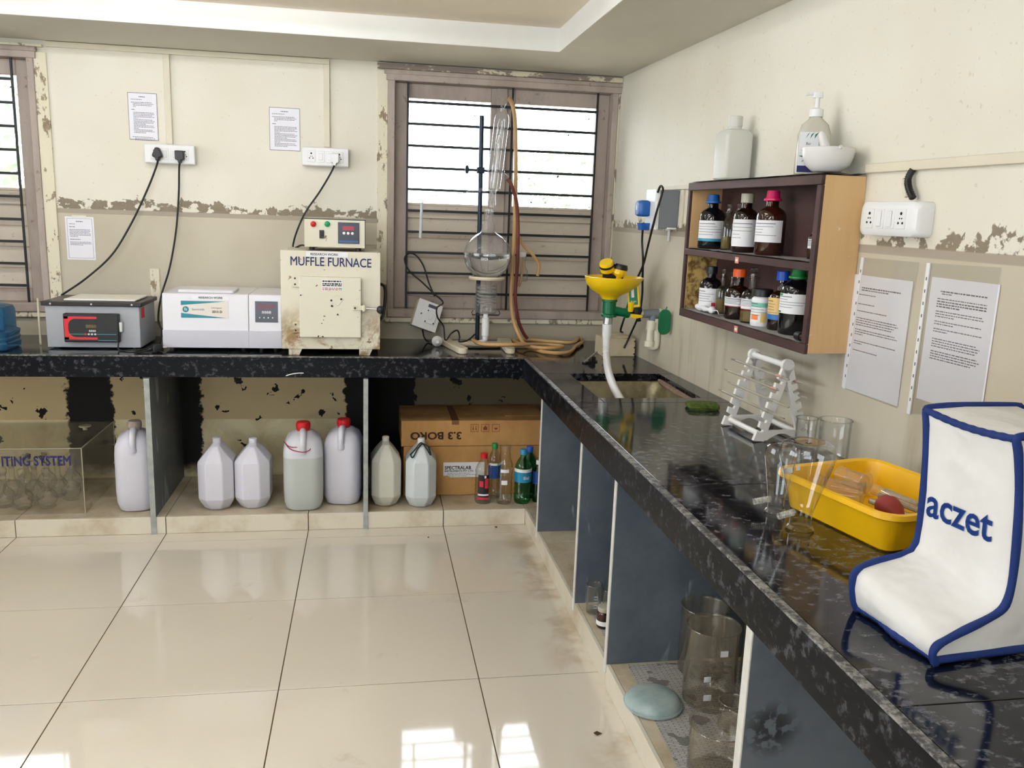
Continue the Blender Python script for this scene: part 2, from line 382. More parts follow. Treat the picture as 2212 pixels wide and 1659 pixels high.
for k, (loc_, rz_) in enumerate((((LX, -2.9, 0), math.pi/2), ((-2.8, FY, 0), math.pi))):  # unseen windows added to brighten the right wall
    r = root('window_%d' % (k+3), loc_); r.rotation_euler = (0, 0, rz_)
    for q in ((-1.5, -1.44), (-.53, -.47), (.47, .53), (1.44, 1.5)): bx('frame_post', 'taupe_wood', r, q[0], .02, OW[0], q[1], .08, OW[1], .003)
    bx('frame_rail', 'taupe_wood', r, -1.5, .02, OW[0], 1.5, .08, OW[0]+.06, .003); bx('frame_rail', 'taupe_wood', r, -1.5, .02, OW[1]-.06, 1.5, .08, OW[1], .003)
    for q in (-.985, 0, .985): bx('pane', 'window_glass', r, q-.46, .048, OW[0]+.055, q+.46, .052, OW[1]-.055, smooth=False)

# plaster bands round the windows and the edge of the room
def trim(i, *b, m='chipped_cream'): return struct(bx('trim_%d' % i, m, None, *b, bevel=.002))
trim(1, -1.222, -.009, .885, -1.171, .01, 2.085)
trim(2, -.027, -.008, .885, RW(0, 0, 0).x-.0005, .01, 2.10)
trim(3, -1.222, -.034, 2.0885, RW(0, 0, 0).x-.0005, .01, 2.112, m='chipped_head')
trim(4, -2.742, -.009, .82, -2.688, .01, 2.068)
q = at(334, 580, 'y', 0); trim(8, q.x-.022, -.006, .86, q.x+.022, .01, q.z)
trim(5, -4.2, -.02, 2.0885, -2.70, .01, 2.10)

# ================================================================== plinth under the worktop
PB, PR = -.5904, -.5322
pl_ = root('baseboard_plinth')
a, b = RW(.56, 0, 0), RW(7.0, 0, 0)
MB().box(LX, PB+.012, 0, RW(0, 0, 0).x-.005, -.001, ZP-.010).build('bed', 'grout', pl_, smooth=False)
MB().prism([(PR+.012, PB+.012), (PR+.012, -6.9), (b.x-.002, -6.9), (a.x-.002, PB+.012)], 0, ZP-.010).build('bed', 'grout', pl_, smooth=False)
xs2 = [LX] + [GX+TS*k for k in range(-4, 3)] + [PR]; xs2 = [v for v in xs2 if LX <= v <= PR]
for i in range(len(xs2)-1):
    bx('tile', 'plinth_tile', pl_, xs2[i]+g, PB, .001, xs2[i+1]-g, PB+.012, ZP, .001)
    bx('top_tile', 'plinth_top', pl_, xs2[i]+g, PB+.013, ZP-.010, xs2[i+1]-g, -.003, ZP-.0005, .0006)
bx('top_tile', 'plinth_top', pl_, PR+g, PB+.013, ZP-.010, -.03, -.003, ZP-.0005, .0006)
yy = [PB+.012, -.884, -1.0, -1.568, -1.99, -2.6, -3.21, -3.82, -4.43, -5.04]
for i in range(len(yy)-1):
    bx('tile', 'plinth_tile', pl_, PR, yy[i+1]+g, .001, PR+.012, yy[i]-g, ZP, .001)
    bx('top_tile', 'plinth_top', pl_, PR+.013, yy[i+1]+g, ZP-.010, -.003+.03*i/3, yy[i]-g, ZP-.0005, .0006)

# ================================================================== partitions of the bays
t = NT('slate'); n = t.noise(3, 6, .65); sc = t.step(t.noise(9, 3, .5, stretch=(1.2, 1.2, .3), dist=.8), .60, .68)
t.set(col=t.mix(t.math('MULTIPLY', sc, .6), t.mix(t.step(n, .3, .75), C(74, 83, 94), C(100, 108, 116)), C(176, 184, 188)), rough=.42, spec=.45)
mat('slate_edge', C(168, 172, 168), .6, var=.25, vs=30)
mat('white_edge', C(216, 214, 206), .6, var=.12, vs=30)
def partition(name, label, x0, y0, x1, y1, axis, m, sm='slate'):
    r = thing(name, label, 'partition')
    if axis == 'y': bx('slab', 'slate', r, x0, y0+.002, .0, x1, y1, .697, .001); bx('front_edge', m, r, x0-.0006, y0, 0.0, x1+.0006, y0+.004, .697, .001)
    else: bx('slab', sm, r, x0+.002, y0, ZP, x1, y1, .697, .001); bx('front_edge', m, r, x0, y0-.0006, ZP-.03, x0+.004, y1+.0006, .697, .001)
partition('bay_partition', 'slate partition standing between the lone jerrycan and the paired jerrycans', -2.198, PB-.004, -2.176, -.002, 'y', 'slate_edge')
partition('bay_partition', 'slate partition standing beside the red capped drum under the furnace', -1.282, PB-.004, -1.262, -.002, 'y', 'slate_edge')
partition('bay_partition', 'slate partition next to the green bottle in the corner bay', PR-.004, -.884, -.005, -.866, 'x', 'white_edge')
partition('bay_partition', 'slate partition behind the small beakers under the worktop', PR-.004, -1.577, .02, -1.558, 'x', 'white_edge')
partition('bay_partition', 'tall scratched slate partition behind the big glass beaker', PR-.004, -1.998, .03, -1.978, 'x', 'white_edge')
t = NT('slate_mould'); n = t.noise(3, 4, .65); mp_ = at(1665, 1575, 'y', -2.915); vd = t.n('ShaderNodeVectorMath', operation='DISTANCE'); t.l(t.coord(), vd.inputs[0]); vd.inputs[1].default_value = mp_
mo_ = t.math('MULTIPLY', t.math('SUBTRACT', 1, t.step(vd.outputs['Value'], .02, .075)), t.step(t.noise(34, 3), .42, .5))
t.set(col=t.mix(t.math('MULTIPLY', mo_, .85), t.mix(t.step(n, .3, .75), C(74, 83, 94), C(100, 108, 116)), C(22, 24, 28)), rough=.42, spec=.45)
partition('bay_partition', 'nearest slate partition with broad white edge and mould spots', PR-.004, -2.915, .06, -2.890, 'x', 'white_edge', 'slate_mould')

# ================================================================== granite worktop
def granite(name, base=1.0):
    t = NT(name); v = t.n('ShaderNodeTexVoronoi'); v.inputs['Scale'].default_value = 85; v.inputs['Randomness'].default_value = 1
    nn = t.noise(42, 5, .70, stretch=(.9, 1.25, 1)); n3 = t.noise(6, 2)
    t.l(t.coord(), v.inputs['Vector'])
    fl_ = t.step(t.math('MULTIPLY_ADD', n3, .25, t.math('MULTIPLY', nn, .86)), .56, .69)
    c = t.mix(t.math('MULTIPLY', fl_, .85), C(12, 14, 20), C(92, 93, 100)); c = t.mix(t.math('MULTIPLY', t.step(nn, .70, .76), .5), c, C(140, 138, 136))
    t.set(col=c, rough=t.math('MULTIPLY_ADD', t.noise(9, 5), .12, .03), spec=.5); return t
granite('granite')
t = NT('granite_front'); nn = t.noise(42, 4, .70)
t.set(col=t.mix(t.math('MULTIPLY', t.step(nn, .53, .66), .8), C(9, 11, 17), C(76, 77, 84)), rough=.34, spec=.14)
t = NT('granite_edge'); nn = t.noise(60, 6, .7)
t.set(col=t.mix(t.step(nn, .42, .62), C(50, 50, 54), C(140, 138, 134)), rough=.5)
ct = thing('worktop', 'long black speckled granite worktop turning the corner of the room', 'countertop')
AX, AB, TK, Z0 = -.5644, -.5673, .03, .79-.0922
def slab(poly, z0=ZT-TK, z1=ZT): MB().prism(poly, z0, z1).build('slab', 'granite', ct, bevel=.0012, smooth=False)
e = .0008; cw = lambda y: RW(-y/math.cos(WA), 0, 0).x-.001
xb = [LX, -3.6, -1.86, -.6]
for i in range(3): slab([(xb[i]+e, AB+.020), (xb[i+1]-e, AB+.020), (xb[i+1]-e, -.001), (xb[i]+e, -.001)])
slab([(-.6+e, AB+.020), (AX+.02, AB+.020), (AX+.02, -.93+e), (cw(-.93), -.93+e), (cw(0), -.001), (-.6+e, -.001)])
SX0, SX1, SY0, SY1 = -.436, -.045, -1.402, -.93
slab([(AX+.02, -1.478+e), (SX0, -1.478+e), (SX0, -.93-e), (AX+.02, -.93-e)])
slab([(SX0+e, -1.478+e), (cw(-1.478), -1.478+e), (cw(SY0), SY0), (SX0+e, SY0)])
slab([(SX1, SY0+e), (cw(SY0), SY0+e), (cw(-.93), -.93-e), (SX1, -.93-e)])
yb = [-1.478, -2.402, -3.362, -4.6]
for i in range(3): slab([(AX+.02, yb[i+1]+e), (cw(yb[i+1]), yb[i+1]+e), (cw(yb[i]), yb[i]-e), (AX+.02, yb[i]-e)])
# front apron slabs with sawn top edges
for a, b in ((LX, -2.9), (-2.9, AX+.02)):
    bx('apron', 'granite_front', ct, a+e, AB, Z0, b-e, AB+.019, ZT-.004, .001); bx('sawn_edge', 'granite_edge', ct, a+e, AB+.0005, ZT-.004, b-e, AB+.0185, ZT+.0005, .0008)
for a, b in ((AB-.0, -1.655), (-1.655, -3.9), (-3.9, -4.6)):
    bx('apron', 'granite_front', ct, AX, b+e*2, Z0, AX+.019, a-e*2, ZT-.004, .001); bx('sawn_edge', 'granite_edge', ct, AX+.0005, b+e*2, ZT-.004, AX+.0185, a-e*2, ZT+.0005, .0008)
# sink
t = NT('sink_steel'); n = t.noise(7, 6, .7)
t.set(col=t.mix(t.step(n, .35, .7), C(170, 160, 128), C(118, 106, 78)), rough=.35, metal=.35)
mat('mortar', C(140, 116, 96), .9, var=.3, vs=40, bump=.6, bs=60)
sk = thing('sink_basin', 'stained steel sink basin let into the granite under the eye wash', 'sink')
mx, my, hx, hy = (SX0+SX1)/2, (SY0+SY1)/2, (SX1-SX0)/2, (SY1-SY0)/2
MB().loft([(ZT-.031, hx+.012, hy+.012, .03, mx, my), (ZT-.034, hx+.002, hy+.002, .03, mx, my), (ZT-.06, hx-.008, hy-.008, .05, mx, my), (ZT-.20, hx-.02, hy-.02, .06, mx, my), (ZT-.225, hx-.05, hy-.05, .05, mx, my), (ZT-.23, .03, .03, .02, mx, my)], cap=False).build('basin', 'sink_steel', sk)
MB().lathe([(.032, .003), (.03, .006), (.012, .004), (.001, .002)], 20, (mx, my, ZT-.231)).build('drain', 'iron', sk)
MB().tube([(SX1-.004, SY0+.06, ZT-.026), (SX1-.012, SY0+.2, ZT-.028), (SX1-.006, SY1-.05, ZT-.027), (SX1-.002, SY1-.01, ZT-.026)], [.008, .014, .011, .006], 8).build('mortar_bead', 'mortar', sk)
# ================================================================== things on the back worktop
def PY(px, py, y): v = at(px, py, 'y', y); return v.x, v.z
def PZ(px, py, z): v = at(px, py, 'z', z); return v.x, v.y
mat('ink', C(28, 28, 34), .7); mat('ink_blue', C(20, 26, 92), .6); mat('ink_soft', C(84, 84, 96), .7); mat('red_print', C(196, 40, 44), .6)
mat('paper', C(242, 240, 248), .75, var=.03, vs=8); mat('label_white', C(234, 234, 236), .6)
mat('black_plastic', C(22, 23, 27), .4); mat('rubber_black', C(16, 16, 19), .5); mat('white_plastic', C(236, 236, 236), .35)
mat('steel', C(190, 190, 190), .3, metal=.9); mat('dark_hole', C(8, 8, 8), .8)

# ---- blue water jar at the edge of the picture
t = NT('blue_pet'); t.set(col=C(70, 130, 180), rough=.12, trans=.6, ior=1.2)
wj = thing('water_jar', 'translucent blue plastic water jar with moulded grip', 'water jar', (-2.86, -.40, ZT))
MB().loft([(0, .088, .088, .03), (.006, .098, .098, .04), (.03, .10, .10, .04), (.036, .096, .096, .04), (.05, .10, .10, .04), (.056, .096, .096, .04), (.07, .10, .10, .04), (.078, .1, .1, .04), (.085, .088, .088, .035), (.165, .088, .088, .035), (.182, .082, .082, .035), (.19, .06, .06, .03), (.196, .03, .03, .029)], 6).build('body', 'blue_pet', wj)
bx('grip', 'blue_pet', wj, .062, -.092, .09, .092, -.086, .15, .004)
MB().lathe([(.026, .19), (.026, .215), (.03, .218), (.03, .235), (0, .237)], 20).build('cap', 'white_plastic', wj)

# ---- grey block digester with red and black panel
DY = -.40
gx0, _ = PY(103, 753, DY); gx1, _ = PY(305, 754, DY); gz1 = .978
mat('grey_enamel', C(168, 171, 177), .4, var=.05, vs=6); mat('black_top', C(30, 28, 30), .35); mat('panel_red', C(214, 40, 48), .4)
mat('cream_board', C(236, 233, 222), .6, var=.06, vs=9); mat('lcd', C(112, 106, 66), .5); mat('teal_print', C(70, 130, 150), .5)
gd = thing('block_digester', 'grey metal block digester with black top plate and red control panel', 'lab heater', (0, 0, 0))
bx('body', 'grey_enamel', gd, gx0, DY, ZT+.006, gx1, -.13, gz1, .003)
bx('top_plate', 'black_top', gd, gx0-.012, DY-.012, gz1, gx1+.012, -.12, gz1+.018, .003)
for q in (.07, .5, .93):
    MB().lathe([(.004, 0), (.004, .002), (0, .0025)], 10).build('screw', 'steel', gd, loc=(gx0+(gx1-gx0)*q, DY-.012, gz1+.009), rot=(math.pi/2, 0, 0))
for a, b in ((gx0+.03, DY+.03), (gx1-.03, DY+.03), (gx0+.03, -.16), (gx1-.03, -.16)): MB().lathe([(.012, 0), (.012, .007), (0, .007)], 12, (a, b, ZT)).build('foot', 'rubber_black', gd)
a, z1 = PY(135, 677, DY-.03); b, z0 = PY(254, 740, DY-.03)
pn = bx('control_panel', 'black_plastic', gd, a, DY-.032, z0, b+.008, DY, z1, .004)
ww, hh = b-a, z1-z0; yf = DY-.0325
bx('frame_red', 'panel_red', pn, a+.004, yf-.0004, z0+.012, a+.020, yf+.001, z1-.012); bx('frame_red', 'panel_red', pn, a+.004, yf-.0004, z1-.022, a+ww*.63, yf+.001, z1-.012); bx('frame_red', 'panel_red', pn, a+.004, yf-.0004, z0+.012, a+ww*.63, yf+.001, z0+.022)
for sz, zz in ((1, z1-.022), (-1, z0+.022)):       # rounded inner corners of the red bracket
    poly = [(a+.020, zz)] + [(a+.050-.030*math.sin(q*math.pi/12), zz-sz*.030+sz*.030*math.cos(q*math.pi/12)) for q in range(7)]
    MB().prism(poly, yf-.0004, yf+.001, 'xz').build('frame_red', 'panel_red', pn, smooth=False)
text('readout', '8888', .020, 'lcd', pn, (a+ww*.52, yf-.0006, z0+hh*.56), FRONT, 1.1, bold=.0006); text('readout', '8888', .012, 'label_white', pn, (a+ww*.54, yf-.0006, z0+hh*.40), FRONT, 1.2)
bx('print_line', 'teal_print', pn, a+.02, yf-.0006, z0+hh*.275, b-.002, yf, z0+hh*.30); bx('print_line', 'teal_print', pn, a+ww*.64, yf-.0006, z0+.008, b-.002, yf, z0+.0105)
for q in range(4): MB().lathe([(.004, 0), (.0038, .002), (0, .0022)], 10).build('button', 'panel_red' if q == 0 else 'label_white', pn, loc=(a+ww*(.41+.06*q), yf, z0+hh*.288), rot=(math.pi/2, 0, 0))
bx('white_switch', 'white_plastic', gd, b+.008, DY-.026, z0+.045, b+.020, DY-.006, z0+.088, .003)
MB().tube(spline([(b-.01, DY-.03, z0+.004), (b+.004, DY-.035, ZT+.035), (b+.01, DY-.05, ZT+.005), (b+.06, DY-.06, ZT+.005), (gx1+.05, DY+.0, ZT+.006), (gx1+.07, DY+.06, ZT+.03)]), .0035, 8).build('cord', 'rubber_black', gd)
bx('red_sticker', 'red_print', gd, gx1-.0005, DY+.03, gz1-.055, gx1+.0006, DY+.085, gz1-.01)
wb2 = tag(bx('ceramic_board', 'cream_board', None, gx0+.07, DY+.02, gz1+.0185, gx1-.02, -.16, gz1+.028, .004), 'cream square board lying on the black digester top', 'board')

# ---- white COD digester
QY = -.43; wx0, _ = PY(353, 750, QY); xs_, _ = PY(537, 700, QY); wx1 = PY(605, 640, -.525)[0]-.006
mat('white_enamel', C(228, 226, 232), .35, var=.03, vs=5); mat('white_enamel_low', C(208, 206, 216), .4, var=.04, vs=5); mat('display_navy', C(26, 30, 46), .25); mat('led_off', C(96, 24, 40), .3)
mat('teal', C(20, 128, 148), .5); mat('badge_cream', C(226, 218, 208), .5)
cdg = thing('vial_digester', 'white two-section vial digester with teal badge behind the furnace', 'lab heater')
zb, zm = ZT+.014, PY(400, 713, QY)[1]; _, ztp = PY(400, 634, QY+.01)
def sect(nm, a, b):
    MB().prism([(QY, zb), (QY+.004, zm), (QY+.016, ztp-.004), (QY+.022, ztp), (-.07, ztp), (-.06, zb)], a, b, 'yz').build(nm, 'white_enamel', cdg, bevel=.003, smooth=False)
    bx('lower_band', 'white_enamel_low', cdg, a-.001, QY-.003, zb, b+.001, QY+.02, zm, .002)
sect('chamber', wx0, xs_-.0008); sect('control_section', xs_+.0008, wx1)
for q in (wx0+.03, xs_-.03, xs_+.05, wx1-.03): MB().lathe([(.014, 0), (.014, .015), (0, .015)], 12, (q, QY+.05, ZT)).build('foot', 'rubber_black', cdg)
for q in (wx0+.03, wx1-.03): MB().lathe([(.014, 0), (.014, .015), (0, .015)], 12, (q, -.1, ZT)).build('foot', 'rubber_black', cdg)
def yface(z): return QY+.004+(z-zm)/(ztp-.004-zm)*.012
a, z1 = PY(389, 650, QY); b, z0 = PY(493, 688, QY); yb_ = yface((z0+z1)/2)-.0014; tl = math.atan2(.012, ztp-zm)
bd = MB().box(0, 0, 0, b-a, .001, z1-z0).build('badge', 'badge_cream', cdg, loc=(a, yface(z0)-.0014, z0), rot=(-tl, 0, 0)); W_, H_ = b-a, z1-z0
MB().add([(0, -.0003, H_), (0, -.0003, H_*.74), (W_*.95, -.0003, H_*.99)], [(0, 1, 2)]).build('wedge', 'teal', bd, smooth=False); MB().add([(0, -.0003, 0), (W_*.95, -.0003, .001), (0, -.0003, H_*.28)], [(0, 1, 2)]).build('wedge', 'teal', bd, smooth=False)
MB().lathe([(H_*.18, 0), (H_*.18, .0004), (0, .0004)], 24).build('emblem', 'teal', bd, loc=(W_*.10, -.0001, H_*.5), rot=(math.pi/2, 0, 0))
text('lettering', 'fs', H_*.26, 'label_white', bd, (W_*.10, -.0008, H_*.5), FRONT); text('lettering', 'Spectralab', H_*.17, 'teal', bd, (W_*.36, -.0005, H_*.5), FRONT, 1)
text('lettering', 'COD Digester', H_*.10, 'ink', bd, (W_*.75, -.0005, H_*.6), FRONT); text('lettering', '2015 D', H_*.19, 'ink', bd, (W_*.76, -.0005, H_*.37), FRONT, bold=.0004)
a2, zz1 = PY(413, 639, QY); b2, zz0 = PY(494, 649, QY)
rs = MB().box(0, 0, 0, b2-a2, .0008, zz1-zz0).build('paper_strip', 'label_white', cdg, loc=(a2, yface(zz0)-.0012, zz0), rot=(-tl, 0, 0)); text('lettering', 'RESEARCH WORK', .0125, 'ink', rs, ((b2-a2)/2, -.0004, (zz1-zz0)/2), FRONT, 1.0, bold=.0002)
a, z1 = PY(550, 651, QY); b, z0 = PY(600, 697, QY)
ds = MB().box(0, 0, 0, b-a, .003, z1-z0).build('display', 'display_navy', cdg, loc=(a, yface(z0)-.0032, z0), rot=(-tl, 0, 0), bevel=.001); W_, H_ = b-a, z1-z0
bx('led_window', 'led_off', ds, W_*.12, -.0006, H_*.64, W_*.85, .0003, H_*.86); text('readout', '8888', .017, 'label_white', ds, (W_*.5, -.0005, H_*.47), FRONT, 1.2)
for q in range(4): MB().lathe([(.0032, 0), (.003, .001), (0, .001)], 10).build('button', 'label_white', ds, loc=(W_*(.2+.19*q), 0, H_*.22), rot=(math.pi/2, 0, 0))
l0 = PZ(380, 633, ztp); l1 = PZ(505, 634, ztp)
tag(MB().loft([(ztp+.001, (l1[0]-l0[0])/2, .085, .012), (ztp+.010, (l1[0]-l0[0])/2, .085, .012), (ztp+.014, (l1[0]-l0[0])/2-.004, .081, .01)], 5).build('lid_board', 'white_enamel', None, loc=((l0[0]+l1[0])/2, QY+.135, 0)), 'thin white lid lying on the white vial digester', 'lid')

# ---- muffle furnace and its controller
t = NT('furnace_enamel'); n = t.noise(5, 6, .65); x, y, z = t.sep()
base = t.mix(t.step(t.noise(3, 4), .3, .7), C(224, 219, 202), C(215, 209, 188))
rust = t.math('MULTIPLY', t.step(t.noise(6, 5, .72, dist=.5), .43, .60), t.math('SUBTRACT', 1, t.step(z, .86, 1.06)))
c = t.mix(rust, base, t.mix(t.noise(24), C(120, 88, 52), C(172, 144, 104)))
c = t.mix(t.math('MULTIPLY', t.step(t.noise(22, 5, .6), .64, .67), .85), c, C(120, 88, 56))
t.set(col=c, rough=.5, spec=.35)
t = NT('furnace_door'); sp = t.step(t.noise(26, 4, .6, stretch=(1, 1, 1.3)), .665, .685)
t.set(col=t.mix(sp, t.mix(t.noise(3), C(226, 221, 204), C(217, 211, 192)), C(58, 36, 22)), rough=.5, spec=.35)
FYF = -.525
fu = thing('muffle_furnace', 'cream rusty muffle furnace with bolted square door on short feet', 'furnace')
fx0, fz1 = PY(605, 540, FYF); fx1, _ = PY(822, 545, FYF); fz0 = .818
bx('body', 'furnace_enamel', fu, fx0+.006, FYF+.012, fz0+.004, fx1-.006, -.12, fz1-.004, .003)
bx('front_plate', 'furnace_enamel', fu, fx0, FYF, fz0, fx1, FYF+.012, fz1, .002)
for q in (fx0+.062, fx1-.058):
    for yy_ in (FYF+.03, -.17):
        MB().prism([(q-.034, fz0+.004), (q+.026, fz0+.004), (q+.012, ZT), (q-.034, ZT)], yy_-.025, yy_+.025, 'xz').build('foot', 'furnace_enamel', fu, bevel=.002, smooth=False)
a, z1 = PY(646, 597, FYF-.02); b, z0 = PY(780, 729, FYF-.02)
dr = bx('door', 'furnace_door', fu, a, FYF-.030, z0, b, FYF-.001, z1, .003)
for zc_ in (z1-.022, z0+.04):
    h = bx('hinge', 'furnace_enamel', dr, a-.032, FYF-.012, zc_-.024, a+.004, FYF-.0, zc_+.024, .002)
    for q in (-.013, .013): MB().lathe([(.004, 0), (.004, .003), (0, .0035)], 8).build('rivet', 'iron', h, loc=(a-.018, FYF-.012, zc_+q), rot=(math.pi/2, 0, 0))
lz = PY(760, 665, FYF-.03)[1]
lt = bx('latch', 'furnace_enamel', dr, b-.036, FYF-.040, lz-.010, b+.022, FYF-.028, lz+.010, .002)
MB().lathe([(.0045, 0), (.0045, .003), (0, .0035)], 8).build('rivet', 'iron', lt, loc=(b-.026, FYF-.040, lz), rot=(math.pi/2, 0, 0))
bx('catch', 'furnace_enamel', fu, b+.006, FYF-.046, lz-.014, b+.018, FYF-.0, lz+.014, .002)
MB().rod((b+.016, FYF-.034, lz-.001), (b+.075, FYF-.036, lz-.004), .005).build('latch_arm', 'steel', lt)
MB().sphere((b+.084, FYF-.036, lz-.006), .018).build('latch_knob', 'black_plastic', lt)
pz = PY(727, 650, FYF-.03)
bl = MB().prism([(pz[0]-.030, pz[1]+.004), (pz[0], pz[1]+.026), (pz[0]+.032, pz[1]+.008), (pz[0]+.006, pz[1]-.022)], FYF-.0325, FYF-.030, 'xz').build('blank_plate', 'furnace_door', dr, bevel=.0008, smooth=False)
for q in ((-.022, .002), (.02, .008), (-.02, -.022)): MB().lathe([(.0045, 0), (.0045, .003), (0, .0035)], 8).build('rivet', 'iron', dr, loc=(pz[0]+q[0], FYF-.031, pz[1]+q[1]), rot=(math.pi/2, 0, 0))
a3, y3 = PY(695, 604, FYF-.03); b3, y2 = PY(740, 628, FYF-.03)
rp = bx('rating_plate', 'label_white', dr, a3, FYF-.031, y2, b3, FYF-.030, y3, .0002)
for i_, (q, hq, mm) in enumerate(((.86, .13, 'ink'), (.62, .13, 'ink'), (.46, .10, 'ink'), (.22, .07, 'red_print'), (.08, .07, 'red_print'))):
    mb = words([(0, 1, 1)], a3+.003, b3-.003, y2+(y3-y2)*(q+hq/2), .01, (y3-y2)*hq, .012); mb.build('print', mm, rp, loc=(0, FYF-.0314, 0), smooth=False)
tx, tz = PY(715, 567, FYF); text('lettering', 'MUFFLE FURNACE', .054, 'ink_blue', fu, (tx, FYF-.001, tz), (math.pi/2, math.radians(.4), 0), .79, bold=.0005)
a, z1 = PY(661, 543, FYF-.002); b, z0 = PY(752, 557, FYF-.002)
rs = bx('paper_strip', 'label_white', fu, a, FYF-.0024, z0, b, FYF-.0016, z1); text('lettering', 'RESEARCH WORK', .0145, 'ink', rs, ((a+b)/2-.012, FYF-.0028, (z0+z1)/2), FRONT, 1.0, bold=.0002)
MB().tube(spline([(fx1-.01, -.36, fz0+.28), (fx1+.02, -.40, fz0+.27), (fx1+.022, -.43, fz0+.21), (fx1+.012, -.45, fz0+.14), (fx1-.01, -.45, fz0+.12)]), .007, 8).build('side_cable', 'rubber_black', fu)
CY = -.46
co_ = thing('furnace_controller', 'cream controller box with red and green lamps on the furnace', 'controller')
a, z1 = PY(657, 471, CY); b, _ = PY(789, 476, CY)
bx('case', 'furnace_enamel', co_, a, CY, fz1+.014, b, -.16, z1, .002); bx('face_rim', 'iron', co_, a-.001, CY-.001, z1-.003, b+.001, CY+.004, z1+.001); bx('face_rim', 'iron', co_, b-.002, CY-.001, fz1+.014, b+.001, CY+.004, z1)
for q, w_ in ((a+.03, 1), (b-.03, 1)):
    for y_ in (CY+.03, -.2): MB().lathe([(.012, 0), (.012, .0145), (0, .0145)], 12, (q, y_, fz1)).build('foot', 'rubber_black', co_)
mat('lamp_red', C(190, 20, 34), .25); mat('lamp_green', C(22, 150, 96), .25)
for px, m_ in ((677, 'lamp_red'), (707, 'lamp_green')):
    q = PY(px, 484, CY); MB().lathe([(.0125, 0), (.0125, .004), (.010, .008), (.005, .0105), (0, .011)], 18).build('indicator_lamp', m_, co_, loc=(q[0], CY, q[1]), rot=(math.pi/2, 0, 0))
q = PY(695, 506, CY); sw = bx('rocker_switch', 'black_plastic', co_, q[0]-.010, CY-.004, q[1]-.018, q[0]+.010, CY, q[1]+.018, .001); bx('rocker', 'iron', sw, q[0]-.007, CY-.008, q[1]-.009, q[0]+.007, CY-.003, q[1]+.010, .001)
a4, t4 = PY(730, 480, CY); b4, u4 = PY(776, 527, CY); ds = bx('display', 'display_navy', co_, a4, CY-.005, u4, b4, CY, t4, .001); mat('led_red', C(160, 24, 52), .3); mat('blue_print', C(50, 96, 160), .5)
bx('led_window', 'led_red', ds, a4+.020, CY-.0058, u4+.058, b4-.022, CY-.0048, u4+.076); bx('print_band', 'blue_print', ds, a4+.004, CY-.0058, u4+.006, b4-.004, CY-.0048, u4+.013)
for q in range(3): MB().lathe([(.0062, 0), (.006, .0015), (0, .002)], 14).build('button', 'label_white', ds, loc=(a4+.026+.018*q, CY-.005, u4+.045), rot=(math.pi/2, 0, 0))

# ---- sockets, plugs and papers on the back wall
mat('conduit_cream', C(226, 218, 196), .6, var=.05, vs=8)
def socket_box(label, cx, cz, L, plugs, second):
    r = thing('socket_board', label, 'power socket', (cx, -.0005, cz)); H2 = .044
    MB().prism([(-L/2, -.05), (L/2, -.05), (L/2-.004, -.035), (L/2-.004, 0), (-L/2+.004, 0), (-L/2+.004, -.035)][::-1], -H2, H2, 'xy').build('case', 'white_plastic', r, bevel=.005, smooth=False)
    bx('face_plate', 'white_plastic', r, -L/2+.002, -.054, -H2+.003, L/2-.002, -.049, H2-.003, .003)
    for i_, kind in enumerate(second):
        x_ = -L/2+.045+i_*(L-.09)/(len(second)-1)
        p = bx('switch' if kind == 's' else 'socket', 'white_plastic', r, x_-.018, -.0565, -.026, x_+.018, -.052, .026, .0015)
        if kind == 's': bx('rocker', 'white_plastic', p, x_-.010, -.060, -.016, x_+.010, -.055, .016, .002)
        elif kind == 'o':
            for dx_, dz_, rr in ((0, .014, .004), (-.008, -.008, .0028), (.008, -.008, .0028), (-.004, .0, .002), (.004, 0, .002)):
                MB().lathe([(rr, 0), (rr, .0008), (0, .0008)], 10).build('hole', 'dark_hole', p, loc=(x_+dx_, -.0565, dz_), rot=(math.pi/2, 0, 0))
    return r
a = PY(313, 312, -.03); b = PY(424, 355, -.03)
socket_box('white socket board holding a round and a square black plug', (a[0]+b[0])/2, (a[1]+b[1])/2, b[0]-a[0], 2, 'osso')
a = PY(652, 318, -.03); b = PY(754, 361, -.03)
socket_box('white socket board holding one white plug above the furnace', (a[0]+b[0])/2, (a[1]+b[1])/2, b[0]-a[0], 1, 'osso')
def plug_cable(name, label, px, py, mplug, shape, path, mc='rubber_black', r_=.0045):
    x_, z_ = PY(px, py, -.075); t_ = thing(name, label, 'cable', (x_, -.0590, z_))
    if shape == 'round': MB().prism([(-.008, .026), (.008, .026), (.022, -.006), (.022, -.016), (.010, -.020), (.007, -.034), (-.007, -.034), (-.010, -.020), (-.022, -.016), (-.022, -.006)][::-1], -.030, 0, 'xz').build('plug', mplug, t_, bevel=.005, smooth=False)
    else: MB().prism([(-.020, .022), (.020, .022), (.020, -.018), (.008, -.022), (.006, -.034), (-.006, -.034), (-.008, -.022), (-.020, -.018)][::-1], -.030, 0, 'xz').build('plug', mplug, t_, bevel=.004, smooth=False)
    o = Vector((x_, -.0590, z_)); pts = [Vector((0, -.015, -.032))] + [Vector(p)-o for p in path]
    MB().tube(spline(pts, 8), r_, 8).build('cord', mc, t_); return t_
P3 = lambda px, py, y: tuple(at(px, py, 'y', y))
plug_cable('plug_cable', 'black cable with triangular plug running down to the grey block digester', 340, 331, 'black_plastic', 'round',
    [P3(337, 362, -.06), P3(318, 410, -.05), P3(285, 480, -.05), P3(242, 550, -.05), P3(185, 602, -.08), P3(132, 638, -.105)])
